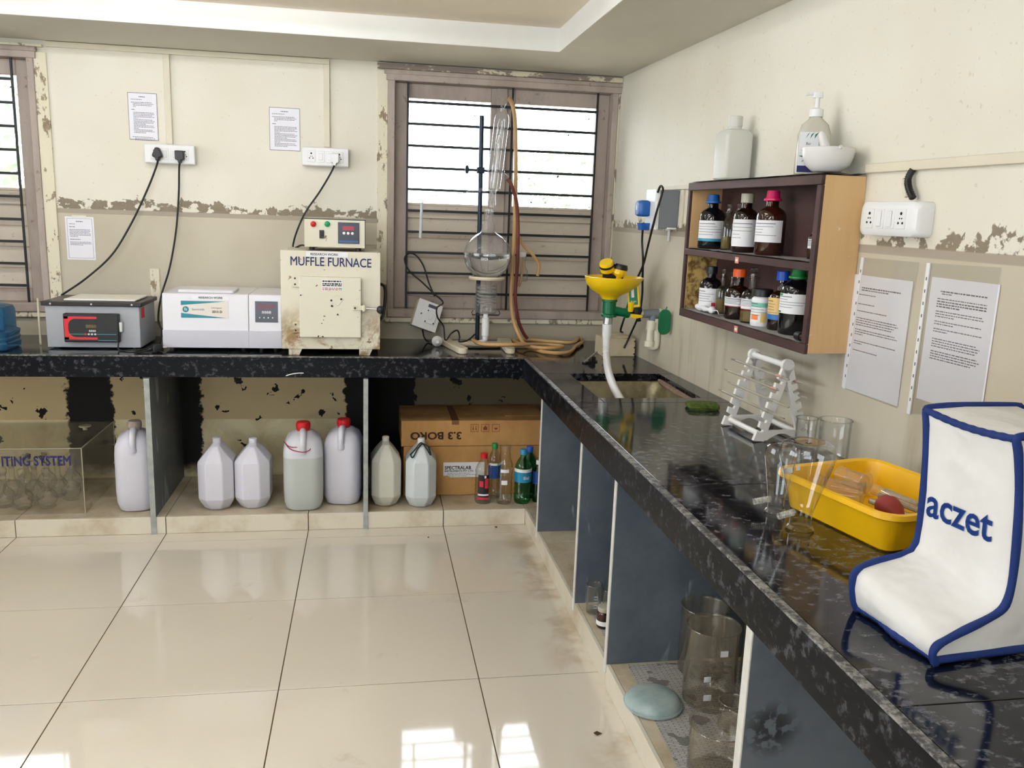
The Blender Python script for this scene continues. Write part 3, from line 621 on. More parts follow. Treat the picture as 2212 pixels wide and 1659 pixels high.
plug_cable('plug_cable', 'black cable with square plug hanging behind the white vial digester', 388, 336, 'black_plastic', 'square',
    [P3(387, 365, -.06), P3(386, 420, -.04), P3(380, 500, -.04), P3(366, 580, -.05), P3(348, 640, -.06), P3(342, 690, -.08), P3(350, 715, -.15), P3(345, 745, -.25)])
plug_cable('plug_cable', 'black cable with white plug dropping behind the furnace controller', 723, 342, 'white_plastic', 'square',
    [P3(722, 358, -.07), P3(714, 375, -.06), P3(690, 415, -.05), P3(662, 455, -.05), P3(645, 490, -.06), P3(635, 520, -.10), P3(634, 536, -.14), P3(650, 530, -.22), (at(662, 527, 'y', -.30).x, -.30, fz1+.012), (at(662, 527, 'y', -.30).x+.02, -.30, fz1+.03)])
# loose plug lying on the worktop
lp = thing('loose_plug', 'loose black three pin plug lying between the two digesters', 'plug', PZ(340, 760, ZT)+(ZT+.0185,), .5)
MB().loft([(-.014, .020, .016, .006), (0, .022, .017, .006), (.014, .018, .014, .006)], 4).build('plug_body', 'rubber_black', lp)
for q in (-.010, 0, .010): MB().rod((.02, q, 0), (.038, q, 0), .0028, 8).build('pin', 'steel', lp)
MB().tube(spline([(-.02, 0, 0), (-.035, .004, -.008), (-.07, -.004, -.0145), (-.10, -.02, -.0145)]), .0035, 8).build('cord', 'rubber_black', lp)
def sheet(label, pts, rows, y=-.001, border=False, tape=False):
    (x0, z0), (x1, z1) = PY(*pts[0], 0), PY(*pts[1], 0); zt_, zb_ = max(z0, z1), min(z0, z1)
    r = thing('notice_sheet', label, 'notice', ((x0+x1)/2, y, (zt_+zb_)/2)); W_, H_ = x1-x0, zt_-zb_
    bx('paper', 'paper', r, -W_/2, -.0012, -H_/2, W_/2, 0, H_/2)
    if border:
        i_ = .008
        for q in ((-W_/2+i_, H_/2-i_-.001, W_/2-i_, H_/2-i_), (-W_/2+i_, -H_/2+i_, W_/2-i_, -H_/2+i_+.001), (-W_/2+i_, -H_/2+i_, -W_/2+i_+.001, H_/2-i_), (W_/2-i_-.001, -H_/2+i_, W_/2-i_, H_/2-i_)):
            bx('border_line', 'ink_soft', r, q[0], -.0016, q[1], q[2], -.0011, q[3])
    else: bx('backing', 'black_plastic', r, -W_/2-.0018, -.0006, -H_/2-.0018, W_/2+.0018, .0006, H_/2+.0018)
    words(rows, -W_/2+.012, W_/2-.012, H_/2-.014, .0064, .0022, .007).build('print', 'ink_soft', r, loc=(0, -.0017, 0), smooth=False)
    if tape: bx('tape', 'cream_board', r, -W_*.25, -.0022, H_/2-.004, W_*.25, -.0008, H_/2+.006)
    return r
R1 = [(.35, .62, 1.5), (), (0, .5), (), (0, .9), (.08, .98), (.08, .9), (.08, .2), (), (0, .15, 1.3), (), (.08, .98), (.08, 1), (.08, .9), (.08, 1), (.08, .3), (.08, .9), (.08, 1), (.08, .95), (.08, .6), (.08, .96), (.08, .98), (.08, .3), (.08, .9), (.08, .98), (.08, .6), (), (), (0, .9), (.1, 1), (.1, .98)]
sheet('printed notice above the socket with the two black plugs', ((276, 200), (342, 303)), R1)
sheet('printed notice beside the socket with the white plug', ((582, 232), (648, 326)), [(.35, .65, 1.5), ()]+R1[2:28])
sheet('bordered notice low on the wall beside the left window', ((140, 467), (208, 562)), [(), (.35, .65, 1.5), (), (.05, .3), (), (.05, .3, 1.3), (), (.05, .95), (.05, .95), (.05, .9), (.05, .95), (.05, .95), (.05, .4), (), (.05, .5, 1.3), (), (.05, .95), (.05, .98), (.05, .6)], border=True, tape=True)
# surface conduit along the top of the wall and down to the sockets
cn = root('trim_6')
za = PY(300, 112, 0)[1]; xa = PY(372, 200, -.01)[0]; xb_ = PY(706, 250, -.01)[0]
bx('conduit_run', 'conduit_cream', cn, -2.685, -.016, za-.004, xb_+.014, -.0005, za+.020, .002)
bx('conduit_run', 'conduit_cream', cn, -2.685, -.026, za+.022, xb_+.005, -.0005, za+.038, .002)
for x_, zb_ in ((PY(362, 200, -.01)[0], PY(370, 312, -.01)[1]), (xb_, PY(706, 318, -.01)[1])):
    bx('conduit_drop', 'conduit_cream', cn, x_-.014, -.016, zb_, x_+.014, -.0005, za-.0045, .002)

q = at(88, 745, 'z', ZT); p = at(81, 645, 'y', -.035)
lr = thing('leaning_rod', 'thin pale rod leaning against the left window sill', 'rod'); MB().tube([(q.x, q.y, ZT+.003), tuple(p)], .0045, 8).build('rod', 'conduit_cream', lr)
v = at(636, 808, 'y', -.568); sc_ = thing('paper_curl', 'thin white curl of paper stuck to the worktop edge', 'paper scrap'); MB().tube(spline([at(617, 812, 'y', -.570), at(630, 808, 'y', -.572), at(645, 806, 'y', -.573), at(656, 806, 'y', -.570)], 5), [.0005]+[.0022]*14+[.0008], 6).build('curl', 'label_white', sc_)
# ================================================================== distillation set in front of the window
glass('lab_glass', (.985, .99, .99, 1), (.60, .64, .64, 1))
glass('still_glass', (.985, .99, .99, 1), (.66, .69, .70, 1), dust=.07, dcol=(228, 230, 238))
glass('lab_glass_dim', (.965, .965, .95, 1), (.62, .63, .60, 1))
t = NT('still_water'); t.set(col=(.97, .985, .985, 1), rough=.0, trans=1.0, ior=1.33)
mat('cream_iron', C(222, 210, 184), .45, var=.06, vs=14); mat('stand_rod', C(20, 36, 52), .35, metal=.4)
t = NT('tan_rubber'); t.set(col=t.mix(t.noise(6), C(205, 168, 118), C(176, 134, 78)), rough=.45, sss=.0)
mat('red_rubber', C(112, 48, 38), .5, var=.2, vs=12)
ax, az = PY(1053, 552, -.33); AY = -.33
st = thing('retort_stand', 'cream H-base retort stand with dark rod in front of the window', 'stand')
fl0 = PZ(958, 733, ZT+.02); fl1 = PZ(1001, 766, ZT+.0); fr0 = PZ(1088, 733, ZT+.02); fr1 = PZ(1106, 766, ZT+.0)
def leg(nm, p, q, w0, w1):
    d = Vector((q[0]-p[0], q[1]-p[1])); n_ = Vector((-d.y, d.x)).normalized(); P_ = Vector(p); Q_ = Vector(q)
    poly = [P_+n_*w0, P_-n_*w0] + [Q_-n_*w1*math.cos(k*math.pi/8)+d.normalized()*w1*math.sin(k*math.pi/8) for k in range(9)]
    MB().prism([(v.x, v.y) for v in poly], ZT, ZT+.028).build(nm, 'cream_iron', st, bevel=.005, smooth=False)
fl1 = (fl1[0], fl1[1]+.03); fr1 = (fr1[0]-.004, fr1[1]+.03)
fl0 = (fl0[0], max(fl0[1], -.2)); fr0 = (fr0[0], max(fr0[1], -.2))
leg('foot_bar', fl0, fl1, .026, .024); leg('foot_bar', fr0, fr1, .034, .022)
bx('cross_bar', 'cream_iron', st, fl0[0]+.01, -.285, ZT+.008, fr0[0]-.01, -.215, ZT+.026, .004)
rx, rz = PY(1031, 730, -.21); rtx, rtz = PY(1041, 250, -.21)
MB().rod((rx, -.21, ZT+.02), (rtx, -.21, rtz), .0105, 14).build('rod', 'stand_rod', st)
cx_, cz_ = PY(1038, 368, -.21); kx, kz = PY(1008, 366, -.21)
bh = bx('boss_head', 'stand_rod', st, cx_-.018, -.226, cz_-.014, cx_+.018, -.194, cz_+.014, .003)
MB().rod((kx+.012, -.21, kz), (cx_-.016, -.21, cz_), .005).build('screw', 'stand_rod', bh)
MB().prism([(kx-.004, kz+.018), (kx+.006, kz+.020), (kx+.012, kz+.004), (kx+.012, kz-.004), (kx+.006, kz-.020), (kx-.004, kz-.018), (kx-.008, kz)], -.216, -.204, 'xz').build('wing_nut', 'stand_rod', bh, bevel=.002, smooth=False)
clx, clz = PY(1072, 370, AY)
MB().tube([(cx_+.01, -.215, cz_), (clx-.02, AY+.06, clz), (clx-.03, AY+.03, clz)], .005).build('clamp_arm', 'stand_rod', bh)
MB().tube([(clx+.036*math.cos(q), AY+.036*math.sin(q), clz) for q in [math.radians(d) for d in range(60, 211, 15)]], .004).build('clamp_jaw', 'stand_rod', bh); MB().tube([(clx+.036*math.cos(q), AY+.036*math.sin(q), clz+.0) for q in [math.radians(d) for d in range(-30, 61, 15)]], .004).build('clamp_jaw', 'stand_rod', bh)

gs = thing('distillation_glassware', 'round boiling flask of water with coil heater and upright condenser', 'lab glassware', (ax, AY, 0))
R_ = .112; nz = PY(1058, 505, AY)[1]-az; mz = PY(1060, 452, AY)[1]-az; wl = PY(1053, 546, AY)[1]-az
def ball(r, z0, z1, n_=18): return [(math.sqrt(max(r*r-(z0+(z1-z0)*k/n_)**2, 0)), z0+(z1-z0)*k/n_) for k in range(n_+1)]
na = .030; zn = math.sqrt(R_**2-na**2)
outer = ball(R_, -R_*.965, zn*.97) + [(na+.004, zn+.004), (na, zn+.02), (na, nz+.04), (na-.004, nz+.05), (.022, nz+.06), (.022, mz-.012), (.026, mz-.01), (.026, mz)]
fk = MB().lathe(outer, 40, (0, 0, az)).build('flask', 'still_glass', gs)
ri = R_-.0055
MB().lathe([(.001, -ri*.999)] + ball(ri, -ri*.985, wl) + [(.001, wl)], 40, (0, 0, az)).build('water', 'still_water', fk, ang=60)
mat('etch', C(236, 240, 240), .7)
for s_, (px, py) in (('4260', (1040, 557)), ('5000ml', (1080, 559))):       # lettering on the far side, read through the flask
    x_, z_ = PY(px, py, AY); dx_ = x_-ax; yb = -math.sqrt(max((R_+.001)**2-dx_**2-(z_-az)**2, 1e-5))
    text('etched_number', s_, .017, 'etch', fk, (dx_, yb, z_), (math.pi/2, math.radians(1), math.atan2(dx_, -yb)), -1 if True else 1, bold=.0003)
# collar and heater vessel with its coil under the flask
cz0 = PY(1050, 602, AY)[1]
MB().lathe([(.060, 0), (.082, -.003), (.086, .004), (.082, .012), (.066, .010), (.060, 0)], 32, (0, 0, cz0)).build('support_collar', 'cream_iron', gs)
hx1, hz1 = PY(1024, 612, AY); hx0, hz0 = PY(1072, 612, AY); hb = PY(1048, 676, AY)[1]; hr = (hx0-hx1)/2*.98
MB().lathe([(hr, hz1-.002), (hr, hz1-.05), (hr*1.04, hb+.03), (hr*1.0, hb+.006), (hr*.9, hb), (.02, hb-.004)], 28).build('heater_vessel', 'still_glass', gs)
pts = [(hr*.86*math.cos(a_*.7), hr*.86*math.sin(a_*.7), hz1-.012-(hz1-hb-.05)*a_/50) for a_ in range(0, 51)]
MB().tube(pts, .0042, 8).build('heating_coil', 'lab_glass', gs); t = NT('coil_white'); t.set(col=C(226, 228, 222), rough=.2, trans=.5)
MB().tube([(p[0]*.97, p[1]*.97, p[2]) for p in pts], .0026, 8).build('coil_core', 'coil_white', gs)
MB().tube([(-.022, -.012, hb+.004), (-.02, -.012, hb+.03), (0, -.012, hb+.042), (.02, -.012, hb+.03), (.022, -.012, hb+.004)], .004, 8).build('element_loop', 'coil_white', gs)
ck = bx('wire_clip', 'iron', gs, -hr*1.25, -.004, hb-.012, hr*1.2, .004, hb-.007, .001)
for s_ in (-1, 1): MB().tube([(s_*hr*1.22, 0, hb-.01), (s_*hr*1.3, 0, hb+.002), (s_*hr*1.18, 0, hb+.012)], .002, 6).build('clip_end', 'iron', ck)
MB().lathe([(.012, hb-.004), (.012, hb-.022), (.018, hb-.024), (.018, ZT+.068), (.012, ZT+.066)], 18, (.0, 0, 0)).build('tail_joint', 'white_plastic', gs)
MB().tube([(0, 0, ZT+.07), (0, 0, ZT+.05), (-.008, 0, ZT+.038), (-.045, 0, ZT+.034)], [.014, .014, .013, .008], 14).build('elbow', 'white_plastic', gs)
# still head, side tube and condenser
jx, jz = PY(1062, 437, AY); jx -= ax; tx0, tz0 = PY(1085, 250, AY); tx0 -= ax
def along(f): return Vector((jx+(tx0-jx)*f, 0, jz+(tz0-jz)*f))
def col(fr, nm, m, par=gs): return MB().tube([along(f) for f, r in fr], [r for f, r in fr], 24, cap=False).build(nm, m, par)
L_ = (along(1)-along(0)).length
col([(-.06, .020), (.0, .020), (.04, .016), (.10, .014), (.14, .016), (.16, .031), (.36, .032), (.40, .034), (.95, .034), (1.0, .030), (1.05, .018), (1.07, .010)], 'condenser_jacket', 'still_glass')
col([(.12, .011), (.2, .016), (.9, .016), (.97, .009)], 'condenser_core', 'lab_glass')
tp = along(1.05); MB().tube(spline([tp, tp+Vector((.0, 0, .022)), tp+Vector((.014, 0, .046)), tp+Vector((.034, 0, .054)), tp+Vector((.052, 0, .046))], 6), .0085, 12, cap=False).build('water_outlet', 'lab_glass', gs)
o1 = along(.33); P_ = lambda px, py, y=AY: (at(px, py, 'y', y).x-ax, y-AY, at(px, py, 'y', y).z)
MB().tube(spline([o1+Vector((.03, 0, 0)), P_(1088, 378), P_(1097, 385)], 5), .0085, 12, cap=False).build('water_inlet', 'lab_glass', gs)
MB().tube([P_(1052, 412), P_(1040, 410), P_(1018, 415), P_(1006, 417)], [.007, .009, .009, .005], 12).build('side_arm', 'still_glass', gs); MB().tube(spline([P_(1008, 417), P_(960, 421), P_(922, 427), P_(913, 436), P_(911, 446)], 5), .0036, 8).build('delivery_tube', 'coil_white', gs)
t = NT('frosted'); t.set(col=C(222, 226, 232), rough=.3, trans=.35)
MB().rod(P_(911, 440), P_(908, 514), .0068, 14).build('receiver_tube', 'frosted', gs)
# small bubbler tied behind the flask
bb = thing('glass_bubbler', 'small glass bubbler with white stopper and bent tan tube beside the flask', 'lab glassware')
v = at(1128, 575, 'y', -.20)
MB().lathe([(.004, -.075), (.026, -.072), (.030, -.055), (.028, -.02), (.016, .0), (.015, .03), (.018, .034), (.018, .05)], 20, tuple(v)).build('body', 'lab_glass_dim', bb)
MB().lathe([(.014, .044), (.018, .05), (.020, .068), (.0, .069)], 18, tuple(v)).build('stopper', 'white_plastic', bb)
MB().tube([v+Vector((0, 0, .05)), v+Vector((-.002, 0, -.06)), v+Vector((-.014, 0, -.10))], .006, 8).build('inner_tube', 'tan_rubber', bb)
MB().tube(spline([at(1117, 498, 'y', -.21), at(1122, 515, 'y', -.21), at(1133, 533, 'y', -.21), at(1152, 552, 'y', -.22), at(1164, 573, 'y', -.22), at(1161, 596, 'y', -.22)], 6), .008, 10).build('bent_tube', 'tan_rubber', bb)
# hoses
Y = lambda px, py, y: at(px, py, 'y', y); Z = lambda px, py, z: at(px, py, 'z', z)
h1 = [Y(1098, 212, AY), Y(1107, 226, AY+.01), Y(1113, 270, AY+.02), Y(1114, 380, AY+.05), Y(1112, 480, AY+.07), Y(1108, 560, AY+.08), Y(1104, 630, AY+.08), Y(1107, 680, AY+.06), Y(1120, 722, AY+.03), Z(1142, 750, ZT+.0130), Z(1190, 762, ZT+.0130), Z(1230, 760, ZT+.0130), Z(1243, 748, ZT+.0135), Z(1258, 738, ZT+.0135), Z(1250, 730, ZT+.016), Z(1236, 740, ZT+.024), Z(1190, 738, ZT+.026), Z(1140, 734, ZT+.026), Z(1110, 735, ZT+.026), Z(1140, 748, ZT+.026), Z(1190, 752, ZT+.026), Z(1215, 748, ZT+.027), Z(1170, 744, ZT+.028), Z(1110, 745, ZT+.046), Z(1050, 744, ZT+.046), Z(1028, 738, ZT+.046), Z(1022, 733, ZT+.045)]
tag(MB().tube(spline(h1, 8), .0092, 12).build('rubber_hose', 'tan_rubber'), 'tan rubber hose hanging from the condenser and coiled on the worktop', 'hose')
h2 = [Y(1096, 386, AY), Y(1106, 402, AY+.0), Y(1116, 440, AY+.02), Y(1119, 500, AY+.03), Y(1117, 580, AY+.05), Y(1113, 640, AY+.06), Y(1119, 690, AY+.07), Y(1130, 718, AY+.09), Y(1139, 731, AY+.10)]
tag(MB().tube(spline(h2, 8), .0085, 12).build('rubber_hose', 'red_rubber'), 'dark red rubber hose hanging from the condenser side tube', 'hose')

# ================================================================== loose switch box with cable and plug
sb_ = at(923, 682, 'y', -.12)
lb = thing('switch_box', 'loose white switch box leaning on the sill with black cable loop', 'switch', (sb_.x, -.115, sb_.z), rot=(math.radians(-12), math.radians(20), math.radians(10)))
bx('case', 'cream_iron', lb, -.062, 0, -.068, .062, .045, .068, .004); pf = bx('face_plate', 'white_plastic', lb, -.064, -.006, -.07, .064, 0, .07, .002)
sw = bx('switch_plate', 'white_plastic', lb, -.014, -.012, -.038, .044, -.005, .03, .003); bx('rocker', 'white_plastic', sw, .006, -.017, -.016, .024, -.010, .014, .002)
bx('name_tag', 'ink_soft', lb, -.01, -.0068, .042, .034, -.0055, .058)
for q in ((-.034, .0), (-.006, -.032), (.038, -.03), (-.006, .024), (.038, .024)): MB().lathe([(.0035, 0), (.0035, .002), (0, .002)], 8).build('screw', 'iron', lb, loc=(q[0], -.0125 if q[0] > -.02 else -.006, q[1]), rot=(math.pi/2, 0, 0))
cab = [Y(914, 704, -.09), Y(918, 735, -.12), Z(930, 737, ZT+.006), Z(940, 733, ZT+.02)]
lc = thing('plug_lead', 'black lead with white round plug looping up to the window grille', 'cable')
MB().tube(spline([Y(939, 640, -.085), Y(926, 610, -.05), Y(915, 575, -.03), Y(900, 553, -.02), Y(884, 547, -.018), Y(874, 560, -.02), Y(884, 585, -.03), Y(910, 608, -.05), Y(935, 632, -.10), Y(957, 653, -.165), Y(944, 665, -.17), Y(945, 685, -.17), Y(958, 705, -.17), Z(962, 735, ZT+.05), Y(975, 720, -.19), Y(988, 714, -.19), Y(993, 728, -.25), Z(992, 738, ZT+.04), Z(1010, 735, ZT+.045), Y(1026, 722, -.30)], 7), .004, 8).build('cord', 'rubber_black', lc)
MB().tube(spline([Y(912, 706, -.08), Y(916, 728, -.13), Z(924, 737, ZT+.006), Z(934, 734, ZT+.0135)], 6), .004, 8).build('cord', 'rubber_black', lc)
pg = at(944, 730, 'y', -.24)
MB().lathe([(.002, 0), (.020, .001), (.026, .008), (.022, .018), (.012, .026), (.008, .04), (0, .04)], 20).build('plug', 'white_plastic', lc, loc=(pg.x, -.24, ZT+.0265), rot=(math.radians(90), math.radians(25), 0))

# ================================================================== eye wash over the sink
mat('safety_yellow', C(246, 205, 20), .3); mat('safety_green', C(0, 104, 66), .3); mat('pvc_grey', C(120, 128, 136), .4); mat('pvc_cream', C(228, 222, 200), .35, var=.04, vs=20)
EYE = -.75
ex, ez = PY(1326, 605, EYE)
ew = thing('eye_wash', 'yellow eye wash bowl with twin spray heads on green pipe tee', 'eye wash', (ex, EYE, 0)); E3 = lambda px, py, y=EYE: Vector((at(px, py, 'y', y).x-ex, y-EYE, at(px, py, 'y', y).z))
_, zr = PY(1326, 600, EYE); zb_ = PY(1320, 640, EYE)[1]; zg1 = PY(1316, 645, EYE)[1]; zg0 = PY(1314, 684, EYE)[1]
br = .127; dx_ = E3(1317, 645).x
prof = [(.032, zb_-.016), (.038, zb_-.004), (.050, zb_+.008), (.085, zb_+.026), (.112, zr-.030), (br-.004, zr-.008), (br, zr+.004), (br-.005, zr+.005), (br-.012, zr-.010), (.105, zr-.028), (.08, zb_+.030), (.04, zb_+.018), (.001, zb_+.014)]
MB().rings([[(dx_*max(0, min(1, (zr-z)/(zr-zb_)))+r*math.cos(2*math.pi*j/40), r*math.sin(2*math.pi*j/40), z) for j in range(40)] for r, z in prof], cap=False).build('bowl', 'safety_yellow', ew)
for px, py, tilt, m2 in ((1311, 575, -.35, 1), (1339, 582, .18, 2)):
    p = E3(px, py); h = bpy.data.objects.new('spray_head', None); COL.objects.link(h); h.parent = ew; h.location = p; h.rotation_euler = (.45 if m2 == 1 else .05, tilt, 0); h.scale = (1.25, 1.25, 1.25)
    MB().lathe([(.0, .019), (.022, .018), (.025, .012), (.0255, .004)], 24).build('filter_cap', 'safety_yellow' if m2 == 1 else 'black_plastic', h)
    MB().lathe([(.0262, .009), (.0266, .005), (.0262, .0)], 24).build('cap_ring', 'black_plastic', h)
    MB().lathe([(.0255, .003), (.025, -.016), (.014, -.026), (.011, -.044), (0, -.044)], 24).build('nozzle', 'safety_yellow', h)
MB().tube([E3(1303, 594), E3(1320, 597), E3(1341, 600)], .011, 12).build('manifold', 'black_plastic', ew)
MB().rod(E3(1341, 602), E3(1341, 588), .011).build('manifold_elbow', 'black_plastic', ew); MB().rod((dx_*.3, 0, zr-.01), (dx_, 0, zb_), .010).build('riser', 'black_plastic', ew)
MB().lathe([(.024, zg0-.002), (.034, zg0), (.034, zg0+.012), (.029, zg0+.014), (.029, zg1-.014), (.034, zg1-.012), (.034, zg1), (.02, zg1+.004)], 24, (dx_, 0, 0)).build('tee', 'safety_green', ew)
a = E3(1316, 669); b = E3(1352, 676)
MB().tube([a, (a+b)/2, b], [.020, .020, .018], 18).build('tee_branch', 'safety_green', ew); MB().tube([b-Vector((.006, 0, 0)), b+Vector((.012, 0, 0))], .022, 18).build('union', 'safety_green', ew)
c_ = E3(1383, 676); MB().tube([b, c_], .013, 14).build('valve_pipe', 'iron', ew); MB().lathe([(.001, -.022), (.02, -.016), (.024, 0), (.02, .016), (.001, .022)], 16).build('valve_body', 'iron', ew, loc=E3(1376, 672)); MB().rod(E3(1376, 672), E3(1381, 694), .008).build('valve_stem', 'iron', ew)
MB().prism([(0, 0), (.05, -.004), (.055, -.014), (.02, -.022), (0, -.016)], -.008, .008, 'xz').build('valve_lever', 'safety_yellow', ew, loc=E3(1358, 678)+Vector((0, -.028, .004)), bevel=.003, smooth=False)
pa = E3(1372, 612, EYE-.05)
fg = MB().box(-.030, -.006, -.078, .022, .006, .032).build('push_flag', 'safety_yellow', ew, loc=E3(1370, 625, EYE-.05), rot=(0, math.radians(-7), math.radians(-14)), bevel=.004)
bx('flag_face', 'safety_green', fg, -.024, -.0068, -.066, .012, -.0055, .022); bx('flag_symbol', 'label_white', fg, -.014, -.0074, -.034, -.002, -.0062, .014, .002); text('lettering', 'PUSH', .010, 'label_white', fg, (-.006, -.0075, -.052), FRONT)
MB().tube([E3(1364, 652, EYE-.05), E3(1362, 672, EYE-.04)], [.016, .012], 10).build('flag_arm', 'safety_yellow', ew)
g0 = E3(1388, 678); g1 = E3(1424, 676)
MB().tube([c_, g0], .016, 14).build('pipe_joint', 'pvc_cream', ew); MB().tube([g0, g1], .0185, 18).build('wall_tee', 'pvc_grey', ew); MB().tube([E3(1411, 676), E3(1410, 694)], .0185, 18).build('wall_tee_branch', 'pvc_grey', ew)
gx = E3(1433, 676)
MB().tube([g1-Vector((.004, 0, 0)), g1+Vector((.0075, 0, 0))], .020, 18).build('end_cap', 'pvc_cream', ew)
u = [E3(1408, 692), E3(1405, 715), E3(1403, 738), E3(1405, 748, EYE-.0), E3(1414, 750), E3(1417, 744), E3(1418, 736), E3(1418, 715), E3(1418, 690)]
MB().tube(spline(u, 5), .0155, 16).build('water_trap', 'pvc_cream', ew); MB().tube([E3(1408, 692), E3(1406, 712)], .021, 16).build('coupling', 'pvc_cream', ew); MB().tube([E3(1403, 736), E3(1402, 748)], .022, 16).build('elbow', 'pvc_cream', ew); MB().tube([E3(1417, 688), E3(1417, 696)], .020, 16).build('coupling', 'pvc_cream', ew)
# drain: white reducer and corrugated hose into the sink
zz = [E3(1314, 686), E3(1313, 694), E3(1312, 700)]
MB().tube(zz, [.020, .020, .020], 18).build('drain_collar', 'steel', ew); MB().tube([E3(1312, 700), E3(1311, 722), E3(1310, 730), E3(1310, 745)], [.021, .021, .017, .016], 18).build('drain_reducer', 'white_plastic', ew)
def eZ(px, py, z): v = at(px, py, 'z', z); return Vector((v.x-ex, v.y-EYE, v.z))
hp = spline([E3(1310, 740), E3(1310, 765, EYE-.02), E3(1312, 788, -.88), E3(1317, 812, -1.02), E3(1327, 838, -1.13), E3(1341, 864, -1.22), E3(1352, 884, -1.27)], 22)
MB().tube(hp, [.0165 if k % 2 else .0145 for k in range(len(hp))], 16).build('corrugated_hose', 'white_plastic', ew, ang=80)
# small clip on the far worktop corner
cl = thing('spring_clip', 'black and steel spring clip lying behind the sink', 'clip', Z(1277, 783, ZT), .6)
bx('jaw', 'rubber_black', cl, -.05, -.012, .0, .03, .012, .006, .002); MB().rod((-.05, 0, .006), (.035, .0, .045), .004).build('handle', 'steel', cl); bx('spring', 'rubber_black', cl, -.01, -.01, .005, .02, .01, .026, .003); MB().rod((-.02, .01, .006), (.06, .02, .004), .003).build('wire', 'steel', cl)
# green oval scrubber hanging on the wall
q = RW(.88, .032, 1.0); v = at(1442, 696, 'y', q.y)
gp = thing('scrub_pad', 'dark green oval scrubber hanging beside the trap pipe', 'scrubber', (q.x-.004, q.y, v.z), WA)
MB().loft([(-.007, .026, .052, .026), (.0, .028, .055, .028), (.007, .026, .052, .026)], 8).build('pad', 'safety_green', gp, rot=(math.pi/2, 0, 0)); MB().tube([(0, .0, .05), (.006, 0, .066)], .003, 8).build('hanger', 'safety_green', gp)

# ---- junction box with two leads
jx0, jz1 = PY(1303, 731, -.50); jx1, _ = PY(1373, 735, -.50)
jb = thing('junction_box', 'dirty cream junction box standing in the worktop corner', 'electrical box')
mat('box_cream', C(216, 200, 168), .55, var=.18, vs=16)
bx('case', 'box_cream', jb, jx0, -.50, ZT, jx1, -.36, jz1, .003); bx('lid', 'box_cream', jb, jx0+.03, -.485, jz1, jx1-.03, -.38, jz1+.008, .003); bx('lid_panel', 'box_cream', jb, jx0+.04, -.47, jz1+.008, jx1-.04, -.40, jz1+.014, .002)
for q in (.02, .98):
    for z_ in (.15, .5, .85): MB().sphere((jx0+(jx1-jx0)*q, -.5, ZT+(jz1-ZT)*z_), .004, 8, 6).build('screw_hole', 'dark_hole', jb)
# ---- grey wall box with blue industrial plug
wsx = thing('industrial_socket', 'grey wall box with white face and blue plug near the corner', 'power socket', RW(0, 0, 0), WA)
def L3(s, n_, z): return (-n_, -s, z)           # local frame of the right wall: +x into the wall
mat('box_grey', C(124, 128, 136), .45); mat('plug_blue', C(24, 92, 170), .3)
def wbx(nm, m, par, s0, s1, n0, n1, z0, z1, bevel=.003): return bx(nm, m, par, -n1, -s1, z0, -n0, -s0, z1, bevel)
wbx('case', 'box_grey', wsx, .745, .86, .001, .085, 1.395, 1.552); fp = wbx('face', 'white_plastic', wsx, .742, .863, .085, .105, 1.388, 1.556, .006)
wbx('tab', 'white_plastic', wsx, .765, .785, .0, .006, 1.34, 1.40); wbx('bottom_lip', 'white_plastic', wsx, .86, .875, .01, .05, 1.392, 1.40)
bpz = MB().loft([(0, .03, .026, .008), (.012, .034, .03, .010), (.035, .034, .03, .010), (.05, .026, .022, .009)], 5).build('plug', 'plug_blue', wsx, loc=(-.105, -.775, 1.475), rot=(0, -math.pi/2, 0)); MB().loft([(-.03, .02, .018, .006), (.0, .024, .022, .006)], 5).build('plug_tail', 'plug_blue', wsx, loc=(-.125, -.79, 1.415)); wbx('plug_window', 'label_white', wsx, .772, .785, .155, .1565, 1.468, 1.488, .0005)
RWp = lambda px, py, n_: (lambda d, N: CAM + d*(((WX-CAM.x)*N.x-CAM.y*N.y-n_)/d.dot(N)))(px_ray(px, py), Vector((math.cos(WA), math.sin(WA), 0)))
cb = thing('power_lead', 'pair of black leads crossing down from the blue plug', 'cable')
MB().tube(spline([RWp(1421, 415, .106), RWp(1427, 402, .09), RWp(1432, 408, .09), RWp(1428, 425, .10), RWp(1415, 470, .11), RWp(1400, 530, .10), RWp(1390, 570, .07), RWp(1377, 600, .06), Vector((-.075, -.58, 1.12)), Vector((-.09, -.55, 1.0)), Vector((-.10, -.52, .92)), Y(1345, 716, -.43)+Vector((0, 0, -.004))], 6), .0048, 8).build('cord', 'rubber_black', cb)
MB().tube(spline([RWp(1390, 482, .125), RWp(1387, 520, .10), RWp(1389, 560, .09), RWp(1388, 600, .05), RWp(1387, 640, .045), RWp(1380, 680, .05), Y(1362, 722, -.515), Y(1348, 752, -.502)], 6), .0048, 8).build('cord', 'rubber_black', cb)
